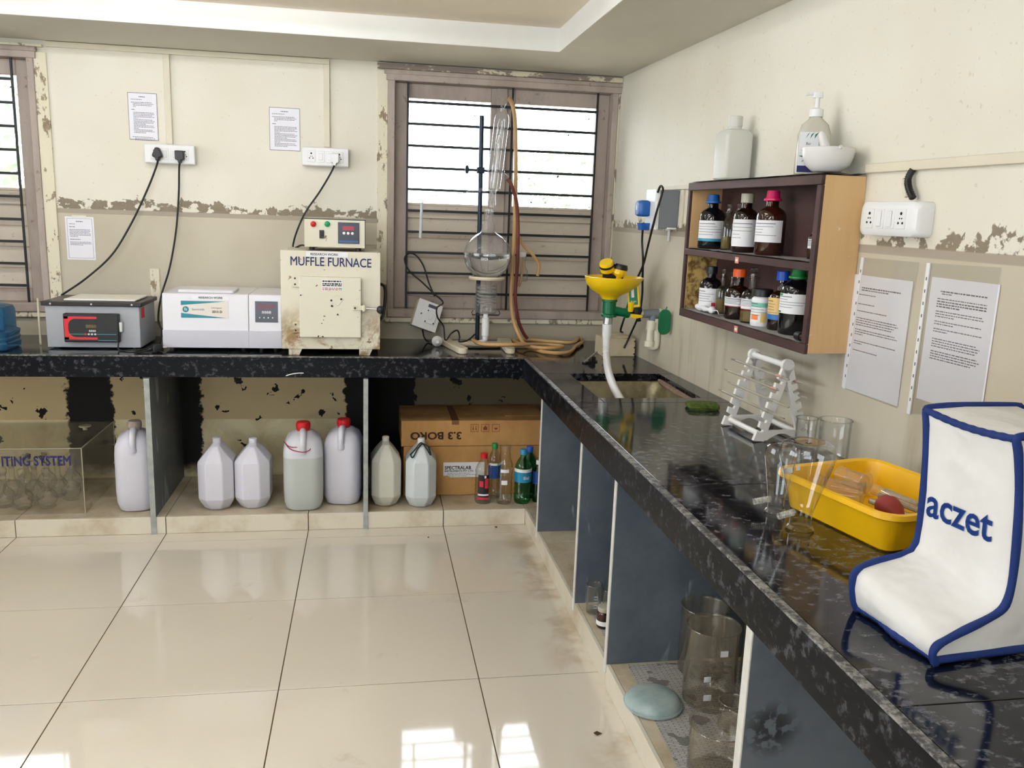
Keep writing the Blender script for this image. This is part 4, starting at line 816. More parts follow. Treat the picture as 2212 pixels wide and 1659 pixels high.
# ================================================================== bottle shelf on the right wall
t = NT('shelf_dark'); n = t.noise(7, 6, .65, stretch=(1, .35, 1))
t.set(col=t.mix(t.step(n, .3, .7), C(84, 60, 58), C(58, 40, 38)), rough=.55, spec=.35)
t = NT('shelf_ply'); n = t.noise(9, 6, .6, stretch=(1, 1, .12)); c = t.mix(t.step(n, .3, .7), C(224, 186, 134), C(208, 166, 112))
t.set(col=t.mix(t.math('MULTIPLY', t.step(t.noise(20, 4), .66, .69), .8), c, C(232, 222, 200)), rough=.5)
t = NT('shelf_stain'); n = t.noise(30, 6, .7)
t.set(col=t.mix(t.step(n, .42, .62), C(206, 174, 106), C(110, 78, 36)), rough=.6)
s0, s1, ND = 1.262, 2.150, .135
def zw(px, py, n_): return RWp(px, py, n_).z
zTop, zBot, zMid = 1.566, 1.082, zw(1620, 552, ND)
cs = thing('bottle_cabinet', 'open dark wooden wall cabinet with two shelves of reagent bottles', 'cabinet', RW(0, 0, 0), WA)
wbx('back_panel', 'shelf_dark', cs, s0+.01, s1-.01, .001, .007, zBot+.004, zTop-.004, .001)
wbx('side_panel', 'shelf_ply', cs, s0, s0+.016, .001, ND-.012, zBot, zTop, .001); wbx('side_panel', 'shelf_ply', cs, s1-.016, s1, .001, ND-.010, zBot, zTop, .001)
wbx('top_board', 'shelf_dark', cs, s0+.0165, s1-.0165, .0075, ND-.012, zTop-.016, zTop, .001); wbx('bottom_board', 'shelf_dark', cs, s0+.0165, s1-.0165, .0075, ND-.012, zBot+.006, zBot+.022, .001); wbx('middle_shelf', 'shelf_dark', cs, s0+.0165, s1-.0165, .0075, ND-.012, zMid-.018, zMid, .001)
wbx('edge_strip', 'shelf_dark', cs, s0-.001, s1+.001, ND-.012, ND, zTop-.026, zTop+.001, .002); wbx('edge_strip', 'shelf_dark', cs, s0-.001, s1+.001, ND-.012, ND, zBot-.002, zBot+.026, .002); wbx('edge_strip', 'shelf_dark', cs, s0+.015, s1-.015, ND-.0115, ND+.001, zMid-.024, zMid-.001, .002)
wbx('edge_strip', 'shelf_dark', cs, s0-.001, s0+.016, ND-.012, ND-.0005, zBot+.0265, zTop-.0265, .002); wbx('edge_strip', 'shelf_dark', cs, s1-.020, s1+.001, ND-.012, ND-.0005, zBot+.0265, zTop-.0265, .002)
wbx('stained_lining', 'shelf_stain', cs, s0+.0162, s0+.0172, .008, ND-.013, zBot+.0225, zMid-.0185, .0)
mat('tag_pink', C(226, 150, 130), .6)
for px, py in ((1592, 562), (1590, 711)):
    q = RWp(px, py, ND+.001); sq = -(q.y-RW(0, 0, 0).y)/math.cos(WA)-.05*0
    sq = (q.x-WX)*math.sin(WA)-q.y*math.cos(WA); tg = wbx('number_tag', 'tag_pink', cs, sq-.012, sq+.012, ND+.0008, ND+.0022, q.z-.010, q.z+.010, .0); wbx('tag_centre', 'label_white', tg, sq-.008, sq+.008, ND+.002, ND+.0026, q.z-.004, q.z+.004, .0)
# newspaper linings
t = NT('newsprint'); co = t.coord(); br_ = t.n('ShaderNodeTexBrick'); br_.inputs['Scale'].default_value = 1
for i_, v_ in ((1, C(206, 202, 196)), (2, C(182, 178, 174)), (3, C(126, 124, 122))): br_.inputs[i_].default_value = v_
br_.inputs['Brick Width'].default_value = .03; br_.inputs['Row Height'].default_value = .006; br_.inputs['Mortar Size'].default_value = .0016
t.l(co, br_.inputs['Vector']); ph = t.step(t.noise(14, 2, .4), .60, .62)
t.set(col=t.mix(t.math('MULTIPLY', ph, .8), br_.outputs['Color'], C(96, 90, 88)), rough=.8)
def crumpled(nm, label, sa, sb, na, nb, z, lift=.004, seed=1, mesh_n=(18, 5), curl=0):
    rnd = random.Random(seed); mb = MB(); A_, B_ = mesh_n; rows = []
    for k, dz in enumerate((.0, .0014)):
        rows.append([(-(na+(nb-na)*j/B_), -(sa+(sb-sa)*i/A_)+rnd.uniform(-.004, .004)*(k == 0), z+dz+abs(math.sin(i*1.7+seed)*math.cos(j+seed))*lift+(curl*(j/B_)**3)) for i in range(A_+1) for j in range(B_+1)])
    vs = rows[0]+[(p[0], rows[0][q][1], rows[0][q][2]+.0012) for q, p in enumerate(rows[1])]; N_ = len(rows[0]); fs = []
    for i in range(A_):
        for j in range(B_):
            q = i*(B_+1)+j; fs += [(q, q+1, q+B_+2, q+B_+1), (N_+q, N_+q+B_+1, N_+q+B_+2, N_+q+1)]
    o = mb.add(vs, fs).build(nm, 'newsprint', None, loc=RW(0, 0, 0), rot=(0, 0, WA)); return tag(o, label, 'newspaper')
crumpled('newspaper_sheet', 'newspaper lining on the upper shelf under the pink capped bottle', s0+.025, s1-.03, .012, ND+.002, zMid+.0006, .002, 1)
crumpled('newspaper_sheet', 'newspaper lining on the lower shelf under the green capped bottle', s0+.025, s1-.03, .012, ND+.003, zBot+.0266, .002, 4)
crumpled('newspaper_sheet', 'torn newspaper on top of the wall cabinet under the mortar', s0+.03, s1+.01, .006, ND+.006, zTop+.0016, .005, 9)

# ---- bottles
def amber(nm, c_):
    t = NT(nm); t.set(col=c_, rough=.06, spec=.5, coat=.3); return t.m
amber('amber_glass', C(30, 14, 9)); amber('amber_light', C(48, 20, 9)); amber('dark_bottle', C(12, 13, 18))
for nm, c_ in (('cap_blue', (24, 96, 178)), ('cap_paleblue', (150, 176, 190)), ('cap_grey', (176, 172, 152)), ('cap_pink', (222, 24, 98)), ('cap_orange', (232, 92, 20)), ('cap_deepblue', (20, 78, 190)), ('cap_green', (8, 132, 58)), ('label_cyan', (50, 150, 184)), ('label_red', (200, 40, 60)), ('label_cream', (226, 190, 120)), ('label_teal', (120, 190, 170)), ('label_orange', (238, 130, 50)), ('label_blueband', (40, 110, 180))): mat(nm, C(*c_), .4)
glass('bottle_glass', (.96, .965, .95, 1), (.60, .62, .60, 1)); t = NT('yellow_liquid'); t.set(col=C(176, 152, 96), rough=.05, trans=.6, ior=1.33)
ZU, ZL = zMid+.0035, zBot+.0295
def bottle_at(px, n_, top, base, half):
    b_ = RWp(px, base, n_); sc = (b_-CAM).dot(FW)/FPX
    return b_, (base-top)*sc*1.005, half*sc
def round_bottle(label, px, n_, top, base, half, shelf, body, cap, capprof, lab=None, extra=(), neck=.42, liquid=None, sh=.60, h=None):
    b_, H_, R_ = bottle_at(px, n_, top, base, half); b_.z = shelf; H_ = h or H_
    r = thing('reagent_bottle', label, 'bottle', b_, math.atan2(b_.y-CAM.y, b_.x-CAM.x)-math.pi/2, 'reagent bottles in the wall cabinet')
    MB().lathe([(.001, 0), (R_*.92, 0), (R_, .006), (R_, H_*sh), (R_*.94, H_*(sh+.05)), (R_*.78, H_*(sh+.10)), (R_*neck*1.1, H_*(sh+.145)), (R_*neck, H_*(sh+.16)), (R_*neck, H_*.9)], 28).build('body', body, r)
    MB().lathe([(q*R_, zq*H_) for q, zq in capprof], 24).build('cap', cap, r)
    if lab:
        m_, z0_, z1_, ang0, ang1 = lab
        def band(nm, mm, za_, zb_2, a0, a1, rr, par=r):
            N_ = 14; vs = []; 
            for k in range(N_+1):
                a_ = math.radians(-90+a0+(a1-a0)*k/N_); vs += [(rr*math.cos(a_), rr*math.sin(a_), za_), (rr*math.cos(a_), rr*math.sin(a_), zb_2)]
            return MB().add(vs, [(2*k, 2*k+2, 2*k+3, 2*k+1) for k in range(N_)]).build(nm, mm, par)
        lb_ = band('label', m_, z0_*H_, z1_*H_, ang0, ang1, R_+.0006)
        for e_ in extra: band('label_band', e_[0], e_[1]*H_, e_[2]*H_, e_[3] if len(e_) > 3 else ang0, e_[4] if len(e_) > 4 else ang1, R_+.0010, lb_)
        for k in range(5):
            zq = z1_*H_-(z1_-z0_)*H_*(.16+.13*k); rnd = random.Random(len(label)*7+k); a0 = ang0+8; a1 = a0+(ang1-ang0)*rnd.uniform(.3, .8)
            band('print', 'ink_soft', zq-.0006, zq+(.0006 if k else .0014), a0, a1, R_+.0012, lb_)
    if liquid: MB().lathe([(.001, .004), (R_*.9, .005), (R_*.94, .012), (R_*.94, H_*liquid), (.001, H_*liquid)], 24).build('liquid', 'yellow_liquid', r)
    return r
CAPT = [(.56, .84), (.60, .845), (.60, .875), (.50, .88), (.46, .90), (.42, .995), (.40, 1), (0, 1)]
CAPS = [(.50, .84), (.52, .845), (.52, .99), (.48, 1), (0, 1)]
STOP = [(.30, .80), (.62, .82), (.62, .835), (.30, .85), (.26, .87), (.26, .90), (.40, .93), (.40, .99), (.30, 1.0), (0, 1)]
round_bottle('dark bottle with blue and grey cap at the far end of the upper shelf', 1533, .075, 428, 541, 27, ZU, 'dark_bottle', 'cap_blue', CAPT, ('label_white', .14, .52, -75, 75), (('label_cyan', .14, .19),))
round_bottle('glass stoppered bottle behind the blue capped dark bottle', 1568, .060, 444, 540, 13, ZU, 'bottle_glass', 'bottle_glass', STOP, None, (), .40, .30, .55)
round_bottle('glass stoppered bottle half hidden by the white capped bottle', 1590, .050, 440, 539, 13, ZU, 'bottle_glass', 'bottle_glass', STOP, ('label_white', .15, .42, -60, 60), (), .40, .25, .55)
round_bottle('amber bottle with off-white cap on the upper shelf', 1605, .075, 423, 546, 26, ZU, 'amber_glass', 'cap_grey', CAPS, ('label_white', .10, .56, -80, 60))
round_bottle('amber bottle with bright pink cap on the upper shelf', 1659, .075, 415, 550, 31, ZU, 'amber_light', 'cap_pink', CAPT, ('label_white', .20, .54, -80, 50))
round_bottle('small dark dropper bottle tucked behind the near upright of the cabinet', 1757, .040, 478, 548, 14, ZU, 'amber_light', 'white_plastic', [(.5, .72), (.45, .8), (.2, .84), (.2, .99), (0, 1)], ('label_white', .32, .60, -70, 70), (), .4, None, .62)
round_bottle('dark bottle with black cap at the far end of the lower shelf', 1531, .072, 573, 668, 23, ZL, 'dark_bottle', 'black_plastic', CAPS, ('label_white', .10, .52, -80, 70), (('label_red', .13, .21, 10, 40),))
round_bottle('clear stoppered bottle with pale liquid nearest the dark bottle on the lower shelf', 1557, .060, 575, 670, 13, ZL, 'bottle_glass', 'bottle_glass', STOP, None, (), .36, .33, .48)
round_bottle('clear stoppered bottle behind the orange capped bottle', 1577, .045, 576, 668, 12, ZL, 'bottle_glass', 'bottle_glass', STOP, ('label_white', .22, .42, -60, 60), (), .36, .25, .48)
round_bottle('amber bottle with orange cap on the lower shelf', 1590, .072, 582, 688, 27, ZL, 'amber_glass', 'cap_orange', CAPS, ('label_white', .26, .44, -80, 80), (('label_red', .262, .272),), .36, None, .52)
round_bottle('clear stoppered bottle of clear liquid beside the white jar', 1619, .075, 580, 696, 22, ZL, 'bottle_glass', 'bottle_glass', STOP, ('label_white', .26, .44, -70, 70), (('label_red', .25, .262),), .36, .22, .48)
round_bottle('white plastic jar with black screw lid on the lower shelf', 1641, .080, 623, 702, 21, ZL, 'white_plastic', 'black_plastic', [(1.0, .80), (1.04, .805), (1.04, .98), (.98, 1), (0, 1)], ('label_white', .12, .70, -80, 80), (('label_teal', .52, .64), ('label_orange', .18, .32, -60, -15), ('label_cream', .12, .36, 0, 70)), .9, None, .70)
round_bottle('amber bottle with deep blue cap and orange label', 1681, .062, 588, 713, 26, ZL, 'amber_glass', 'cap_deepblue', CAPS, ('label_cream', .18, .55, -80, 40), (('label_blueband', .18, .27),), .38, None, .52)
round_bottle('large dark bottle with green cap at the near end of the lower shelf', 1713, .064, 582, 722, 34, ZL, 'dark_bottle', 'cap_green', CAPT, ('label_white', .32, .62, -82, 52), (('cap_green', .585, .615, -82, -55), ('cap_green', .33, .355, -82, -58)), .46, None, .66)
v = RWp(1722, 728, .121)
ly = thing('small_vial', 'small vial with ribbed grey cap lying on the lower shelf', 'vial', (v.x, v.y, ZL+.012), WA, 'small things on the lower shelf')
MB().lathe([(.001, 0), (.0125, .0), (.0125, .024), (.001, .024)], 18).build('cap', 'iron', ly, rot=(math.pi/2, 0, 0)); MB().lathe([(.010, 0), (.010, .045), (.001, .046)], 18).build('body', 'amber_light', ly, loc=(0, 0, 0), rot=(math.pi/2, 0, 0))
v = RWp(1517, 668, .105); ct_ = thing('cotton_twine', 'lump of white cotton twine at the far end of the lower shelf', 'twine', (v.x, v.y, ZL+.004), WA)
mb = MB(); rnd = random.Random(3)
for k in range(9): mb.sphere((rnd.uniform(-.006, .006), -.075+.013*k*.95+.02, rnd.uniform(.004, .010)), rnd.uniform(.008, .011), 10, 7)
MB().tube([(rnd.uniform(-.004, .004), .055-.011*k, .006+rnd.uniform(0, .004)) for k in range(14)], [.006+rnd.uniform(0, .007) for k in range(14)], 10).build('wad', 'label_white', ct_, ang=180)
MB().tube(spline([(0, -.085, .006), (.005, -.11, .012), (-.002, -.14, .004)], 5), .0015, 6).build('loose_thread', 'label_white', ct_)

# ---- on top of the cabinet
ZTT = zTop+.0085
t = NT('milky'); t.set(col=C(240, 239, 230), rough=.35, trans=.3, ior=1.2)
v = RWp(1578, 397, .07); sc = (v-CAM).dot(FW)/FPX; H_ = 132*sc; R_ = 31*sc
pb = thing('plastic_bottle', 'empty milky plastic bottle standing on top of the cabinet', 'bottle', (v.x, v.y, ZTT), WA)
MB().loft([(0, R_*.92, R_*.92, .012), (.005, R_, R_, .014), (H_*.70, R_, R_, .014), (H_*.77, R_*.85, R_*.85, .02), (H_*.80, R_*.46, R_*.46, R_*.45), (H_*.84, R_*.42, R_*.42, R_*.41)], 6).build('body', 'milky', pb); MB().lathe([(R_*.46, H_*.83), (R_*.47, H_*.84), (R_*.47, H_*.99), (R_*.42, H_), (0, H_)], 24).build('cap', 'milky', pb)
v = RWp(1750, 377, .072); sc = (v-CAM).dot(FW)/FPX; H_ = 172*sc
sp = thing('soap_dispenser', 'clear hand wash bottle with white pump and green leaf label', 'bottle', (v.x, v.y, ZTT), WA-.35)
t = NT('soap_gel'); t.set(col=C(240, 237, 222), rough=.1, trans=.5, ior=1.3)
a_ = 34*sc; MB().loft([(0, a_*.95, a_*.6, .014), (.006, a_, a_*.64, .016), (H_*.48, a_*.98, a_*.62, .02), (H_*.60, a_*.80, a_*.52, .02), (H_*.66, a_*.45, a_*.4, .012), (H_*.69, a_*.36, a_*.36, a_*.35)], 7).build('body', 'soap_gel', sp)
lb_ = bx('label', 'label_white', sp, -a_*.97, -a_*.655, .004, a_*.2, -a_*.645, H_*.50); bx('label_foot', 'ink_blue', lb_, -a_*.97, -a_*.662, .004, a_*.2, -a_*.654, .022); bx('label_lime', 'label_teal', lb_, a_*.2, -a_*.66, .006, a_*.7, -a_*.64, .03)
for k in range(7):
    an = k*.8; px_, pz_ = -a_*.4, H_*.22
    MB().prism([(px_+.003*math.cos(an), pz_+.003*math.sin(an)), (px_+.016*math.cos(an+.25), pz_+.016*math.sin(an+.25)), (px_+.024*math.cos(an), pz_+.024*math.sin(an))], -a_*.662, -a_*.655, 'xz').build('leaf_print', 'safety_green', lb_, smooth=False)
for k in range(3): MB().prism([(-a_*.6+.012*k, H_*.42), (-a_*.5+.010*k, H_*.47), (-a_*.35+.012*k, H_*.50)], -a_*.662, -a_*.655, 'xz').build('leaf_print', 'safety_green', lb_, smooth=False)
text('lettering', 'Bar', .010, 'ink_soft', lb_, (-a_*.4, -a_*.664, H_*.36), FRONT)
pm = MB().lathe([(a_*.42, H_*.69), (a_*.42, H_*.78), (a_*.30, H_*.79), (a_*.14, H_*.80), (a_*.14, H_*.92), (0, H_*.92)], 20).build('pump_collar', 'white_plastic', sp)
MB().loft([(H_*.92, .014, .008, .004), (H_*.985, .012, .008, .004)], 4).build('pump_head', 'white_plastic', pm); MB().tube([(-.008, 0, H_*.965), (-.026, 0, H_*.965), (-.034, 0, H_*.952)], .004, 8).build('spout', 'white_plastic', pm)
v = RWp(1785, 372, .085); sc = (v-CAM).dot(FW)/FPX; R_ = 55*sc; H_ = 50*sc
mat('porcelain', C(224, 222, 220), .25)
mo = thing('mortar', 'white porcelain mortar bowl standing at the near end of the cabinet top', 'mortar', (v.x, v.y, ZTT+.002), WA)
MB().lathe([(.001, 0), (R_*.50, 0), (R_*.60, .003), (R_*.84, H_*.28), (R_*.95, H_*.6), (R_*.985, H_*.88), (R_, H_*.98), (R_*.98, H_), (R_*.94, H_*.98), (R_*.8, H_*.45), (R_*.4, H_*.16), (.001, H_*.12)], 36).build('bowl', 'porcelain', mo); MB().tube([(-R_*.10, -R_*.97, H_*.97), (-R_*.11, -R_*1.05, H_*.985)], [.006, .004], 8).build('pouring_lip', 'porcelain', mo)
mp = thing('pestle', 'white porcelain pestle resting in the mortar', 'pestle', (v.x, v.y, ZTT+.002))
p0 = Vector((.012, .005, H_*.24)); p1 = RWp(1774, 285, .085)-Vector((v.x, v.y, ZTT+.002)); d_ = p1-p0
MB().tube([p0, p0+d_*.12, p0+d_*.3, p0+d_*.7, p0+d_*.92, p0+d_*1.0], [.006, .016, .013, .012, .011, .006], 16).build('handle', 'porcelain', mp)

# ---- conduit, socket and notices on the right wall
c6 = root('trim_7', RW(0, 0, 0)); c6.rotation_euler = (0, 0, WA)
wbx('conduit_run', 'conduit_cream', c6, 2.155, 3.4, .0005, .014, 1.574, 1.598, .002); wbx('conduit_run', 'conduit_cream', c6, .60, 1.26, .0005, .012, 1.556, 1.572, .002); wbx('conduit_drop', 'conduit_cream', c6, .895, .915, .0005, .010, 1.40, 1.555, .002)
ks = thing('socket_board', 'white rounded wall socket with two switches beside the cabinet', 'power socket', RW(0, 0, 0), WA)
sa = RWp(1866, 470, .030); sb2 = RWp(1994, 470, .030); sA = (sa.x-WX)*math.sin(WA)-sa.y*math.cos(WA); sB = (sb2.x-WX)*math.sin(WA)-sb2.y*math.cos(WA); zc_ = sa.z-.002
MB().loft([(.0005, (sB-sA)/2, .043, .014), (.03, (sB-sA)/2, .043, .014), (.042, (sB-sA)/2-.006, .042, .02), (.048, (sB-sA)/2-.018, .034, .02)], 6).xf(Matrix(((0, 0, -1, 0), (-1, 0, 0, -(sA+sB)/2), (0, 1, 0, zc_), (0, 0, 0, 1)))).build('case', 'white_plastic', ks)
for k, kind in enumerate('osso'):
    sc_ = sA+(sB-sA)*(.23+.18*k); p = wbx('switch' if kind == 's' else 'socket', 'white_plastic', ks, sc_-.016, sc_+.016, .047, .0505, zc_-.024, zc_+.024, .001)
    if kind == 's': wbx('rocker', 'white_plastic', p, sc_-.008, sc_+.008, .0505, .0545, zc_-.020, zc_+.020, .002)
    else:
        for ds_, dz_, rr in ((0, .013, .004), (-.008, -.010, .003), (.008, -.010, .003), (-.004, .001, .002), (.004, .001, .002)):
            MB().lathe([(rr, 0), (rr, .0008), (0, .0008)], 8).build('hole', 'dark_hole', p, loc=(-.0504, -(sc_+ds_), zc_+dz_), rot=(0, -math.pi/2, 0))
fc = thing('flex_conduit', 'black flexible conduit dropping to the rounded wall socket', 'cable')
pts = spline([RWp(1972, 366, .012), RWp(1962, 385, .016), RWp(1963, 405, .018), RWp(1972, 428, .018)], 10); MB().tube(pts, [.009 if k % 2 else .0075 for k in range(len(pts))], 10).build('sleeve', 'rubber_black', fc, ang=80); MB().tube(spline([RWp(1955, 385, .008), RWp(1953, 400, .01), RWp(1958, 425, .012)], 10), [.006 if k % 2 else .0048 for k in range(21)], 8).build('sleeve', 'pvc_cream', fc, ang=80)
t = NT('plastic_film'); tr = t.n('ShaderNodeBsdfTransparent'); tr.inputs[0].default_value = (.985, .985, .98, 1); gl = t.n('ShaderNodeBsdfGlossy'); gl.inputs['Roughness'].default_value = .12; df = t.n('ShaderNodeBsdfDiffuse'); df.inputs[0].default_value = C(214, 210, 196)
m1 = t.n('ShaderNodeMixShader'); m1.inputs[0].default_value = .05; t.l(tr.outputs[0], m1.inputs[1]); t.l(df.outputs[0], m1.inputs[2]); m2 = t.n('ShaderNodeMixShader'); m2.inputs[0].default_value = .06; t.l(m1.outputs[0], m2.inputs[1]); t.l(gl.outputs[0], m2.inputs[2]); t.l(m2.outputs[0], t.out.inputs[0])
def SZ(px, py, n_=0): q = RWp(px, py, n_); return (q.x-WX)*math.sin(WA)-q.y*math.cos(WA), q.z
def sleeve(label, tl_, tr_, bl_, br2, ptl, pbr, rows, group):
    r = thing('notice_sleeve', label, 'notice', RW(0, 0, 0), WA)
    (a0, z0), (a1, z1), (a2, z2), (a3, z3) = SZ(*tl_), SZ(*tr_), SZ(*bl_), SZ(*br2)
    MB().prism([(-a2, z2), (-a0, z0), (-a1, z1), (-a3, z3)][::-1], -.0042, -.0034, 'yz').build('film', 'plastic_film', r, smooth=False)
    st_ = MB().prism([(-a2, z2), (-a0, z0), (-a0-.012, z0), (-a2-.012, z2)][::-1], -.0052, -.0010, 'yz').build('punched_strip', 'white_plastic', r, smooth=False)
    for k in range(11):
        f = .10+.08*k; bx('punch_hole', 'ink_soft', st_, -.0056, -(a0+(a2-a0)*f)-.008, z0+(z2-z0)*f-.004, -.0050, -(a0+(a2-a0)*f)-.005, z0+(z2-z0)*f+.004)
    (pa, pz1), (pc, pz0) = SZ(*ptl), SZ(*pbr)
    pp = bx('paper', 'paper', r, -.0030, -pc, pz0, -.0012, -pa, pz1); Wd, Hd = pc-pa, pz1-pz0
    words(rows, 0, Wd*.74, 0, Hd*.020, Hd*.0075, .009).xf(Matrix(((0, 1, 0, -.0031), (-1, 0, 0, -(pa+Wd*.13)), (0, 0, 1, pz1-Hd*.10), (0, 0, 0, 1)))).build('print', 'ink_soft', pp, smooth=False); return r
RA = [(.05, .95, 1.4), (.05, .7, 1.2), (), (.0, .4), (), (), (), (0, .4), (), (), (0, .7), (), (), (0, .95), (0, 1), (0, .9), (0, .85), (), (0, .95), (0, 1), (0, .2), (), (), (0, .98), (0, .2), (), (), (0, .6)]
RB = [(.05, 1, 1.4), (.08, .3), (), (0, 1), (0, 1, 1.4), (0, 1, 1.4), (0, .5, 1.4), (), (0, .95), (0, .98), (0, .4), (), (0, .95), (0, .4), (), (0, .98), (0, .3), (), (), (0, .9), (0, .98), (0, .95), (0, .9), (), (0, .95), (0, 1), (0, .95), (0, .85)]
sleeve('narrower paper notice in a punched plastic sleeve nearest the cabinet', (1864, 556), (1988, 567), (1823, 838), (1940, 882), (1848, 592), (1940, 878), RA, 1)
sleeve('larger paper notice in a punched plastic sleeve above the covered balance', (2006, 568), (2166, 578), (1962, 893), (2118, 905), (2016, 598), (2120, 905), RB, 1)
# ================================================================== things on the right worktop
v = at(1517, 882, 'z', ZT)
mat('sponge_green', C(84, 104, 22), .95, var=.6, vs=70, bump=.8, bs=200)
sg = tag(MB().loft([(0, .050, .034, .012), (.008, .056, .038, .014), (.018, .053, .036, .014), (.021, .044, .028, .012)], 5).build('sponge', 'sponge_green', None, loc=(v.x, v.y, ZT), rot=(0, 0, -.15)), 'worn green sponge lying near the sink', 'sponge')
# ---- pipette rack
f1 = at(1637, 955, 'z', ZT); f0 = at(1566, 918, 'z', ZT); f2 = at(1717, 940, 'z', ZT)
dv = Vector((f0.x-f1.x, f0.y-f1.y, 0)); LR = dv.length; rk = thing('pipette_rack', 'white plastic A-frame pipette rack standing by the wall', 'rack', (f1.x, f1.y, ZT), math.atan2(dv.y, dv.x))
HR = .235; WR = .155                           # frame height and foot spread (local -y is towards the wall)
mat('rack_white', C(234, 232, 228), .4)
def aframe(x_):
    top = Vector((0, -WR*.5, HR)); r = bpy.data.objects.new('end_frame', None); COL.objects.link(r); r.parent = rk; r.location = (x_, 0, 0)
    for s_ in (-1, 1):
        foot = Vector((0, -WR*.5+s_*WR*.5, 0)); out = []; N_ = 6; d = (top-foot); u_ = d.normalized(); n_ = Vector((0, s_*u_.z, -s_*u_.y)) if True else 0
        w_ = .026; pts = [foot+n_*w_*.6, ]
        for k in range(N_):                     # notches cut into the outer edge
            f = .12+.125*k; a_ = foot+d*f
            pts += [a_+n_*w_*.6, a_-n_*w_*.1, a_-n_*w_*.15+u_*.009, a_+n_*w_*.55+u_*.013]
        pts += [foot+d*.93+n_*w_*.5, foot+d*.93-n_*w_*.6, foot-n_*w_*.8]
        MB().prism([(p.y, max(p.z, .0006)) for p in pts][::(1 if s_ > 0 else -1)], 0, .012, 'yz').build('upright', 'rack_white', r, smooth=False)
    MB().rod((0, -WR*.5, HR-.004), (.012, -WR*.5, HR-.004), .020, 20).build('top_boss', 'rack_white', r)
    arch = [(-WR+.008, .002), (-WR+.008, .030), (-WR*.75, .034), (-WR*.25, .034), (-.008, .030), (-.008, .002), (-.02, .004)] + [(-.03-(WR-.06)*k/8, .004+.020*math.sin(math.pi*k/8)) for k in range(9)] + [(-WR+.02, .004)]
    MB().prism(arch, .001, .011, 'yz').build('foot_arch', 'rack_white', r, smooth=False)
aframe(0); aframe(LR-.012)
for y_, z_, rr in ((-WR*.5, HR-.004, .010), (-.012, .020, .009), (-WR+.012, .020, .009)): MB().rod((.004, y_, z_), (LR-.004, y_, z_), rr, 12).build('cross_rod', 'rack_white', rk)
glass('pipette_glass', (.96, .955, .94, 1), (.70, .70, .66, 1)); mat('pipette_mark', C(188, 146, 134), .5); t = NT('pipette_body'); t.set(col=C(206, 196, 180), rough=.15, trans=.4)
rnd = random.Random(11)
for k, (s_, f, e0, e1) in enumerate(((1, .80, -.05, .09), (1, .64, -.02, .11), (1, .50, -.10, .06), (1, .36, -.10, .10), (-1, .74, -.06, .10), (-1, .55, -.04, .10))):
    d = .5*WR*(1-f); y_ = -WR*.5+s_*d+s_*.010; z_ = HR*f+.012
    lab_ = ['topmost front', 'second front', 'third front', 'lowest front', 'upper rear', 'lower rear'][k]
    p = thing('pipette', 'thin glass pipette in the %s notch of the white rack' % lab_, 'pipette', (0, 0, 0), group='pipettes on the rack'); M_ = Matrix.Translation((f1.x, f1.y, ZT)) @ Matrix.Rotation(math.atan2(dv.y, dv.x), 4, 'Z')
    q = lambda x_, dz=0: M_ @ Vector((x_, y_, z_+dz)); r_ = .0042 if k != 4 else .006
    MB().tube([q(e0+.0), q(-.03 if e0 < -.04 else 0), q(.02), q(LR*.8), q(LR+e1-.03)], [.0022, .0034, r_, r_, r_*.9], 10).build('barrel', 'pipette_body', p); MB().tube([q(LR+e1-.03), q(LR+e1)], .0026, 8).build('tip', 'pipette_glass', p); MB().tube([q(-.012-.0), q(.02)], r_*1.03, 10).build('colour_mark', 'pipette_mark' if k in (0, 1, 4) else 'pipette_body', p)
# ---- two upturned filter flasks
glass('flask_glass', (.985, .985, .98, 1), (.42, .45, .44, 1), fe=2.6)
glass('barb_glass', (.97, .97, .96, 1), (.6, .62, .6, 1), dust=.3, dcol=(226, 224, 214))
def filter_flask(label, px, py, H_, R_, r_n, ang):
    v = at(px, py, 'z', ZT); r = thing('filter_flask', label, 'flask', (v.x, v.y, ZT), ang, 'upturned filter flasks')
    MB().lathe([(r_n+.004, .0), (r_n+.007, .004), (r_n+.004, .009), (r_n, .011), (r_n, H_*.20), (r_n*1.12, H_*.25), (R_*.94, H_*.74), (R_, H_*.82), (R_*.99, H_*.88), (R_*.90, H_*.955), (R_*.72, H_*.985), (R_*.5, H_*.985), (.001, H_*.975)], 40).build('body', 'flask_glass', r)
    n_ = 17; MB().tube([(r_n*.9+.040*k/(n_-1), 0, H_*.205-.004*k/(n_-1)) for k in range(n_)], [.0052 if k % 2 else .0075 for k in range(n_)], 12, cap=False).build('hose_barb', 'barb_glass', r, ang=80)
    return r
v1 = at(1731, 1140, 'z', ZT); sc = (v1-CAM).dot(FW)/FPX
fk2 = filter_flask('larger upturned glass filter flask with paper tag standing in front of the tray', 1727, 1143, 198*sc, 58*sc, 23*sc, math.pi+.25)
wt = MB().box(-.012, -.0005, -.006, .012, .0005, .006).build('paper_tag', 'label_white', fk2, loc=(.006-.0, -.046, 118*sc), rot=(.2, .05, 0)); bx('paper_tag', 'label_white', fk2, -.022, -.041, 118*sc, -.012, -.040, 118*sc+.010)
v1 = at(1692, 1100, 'z', ZT); sc = (v1-CAM).dot(FW)/FPX
filter_flask('slimmer upturned glass filter flask behind the larger one', 1674, 1107, 152*sc, 33*sc, 17*sc, math.pi+.1)
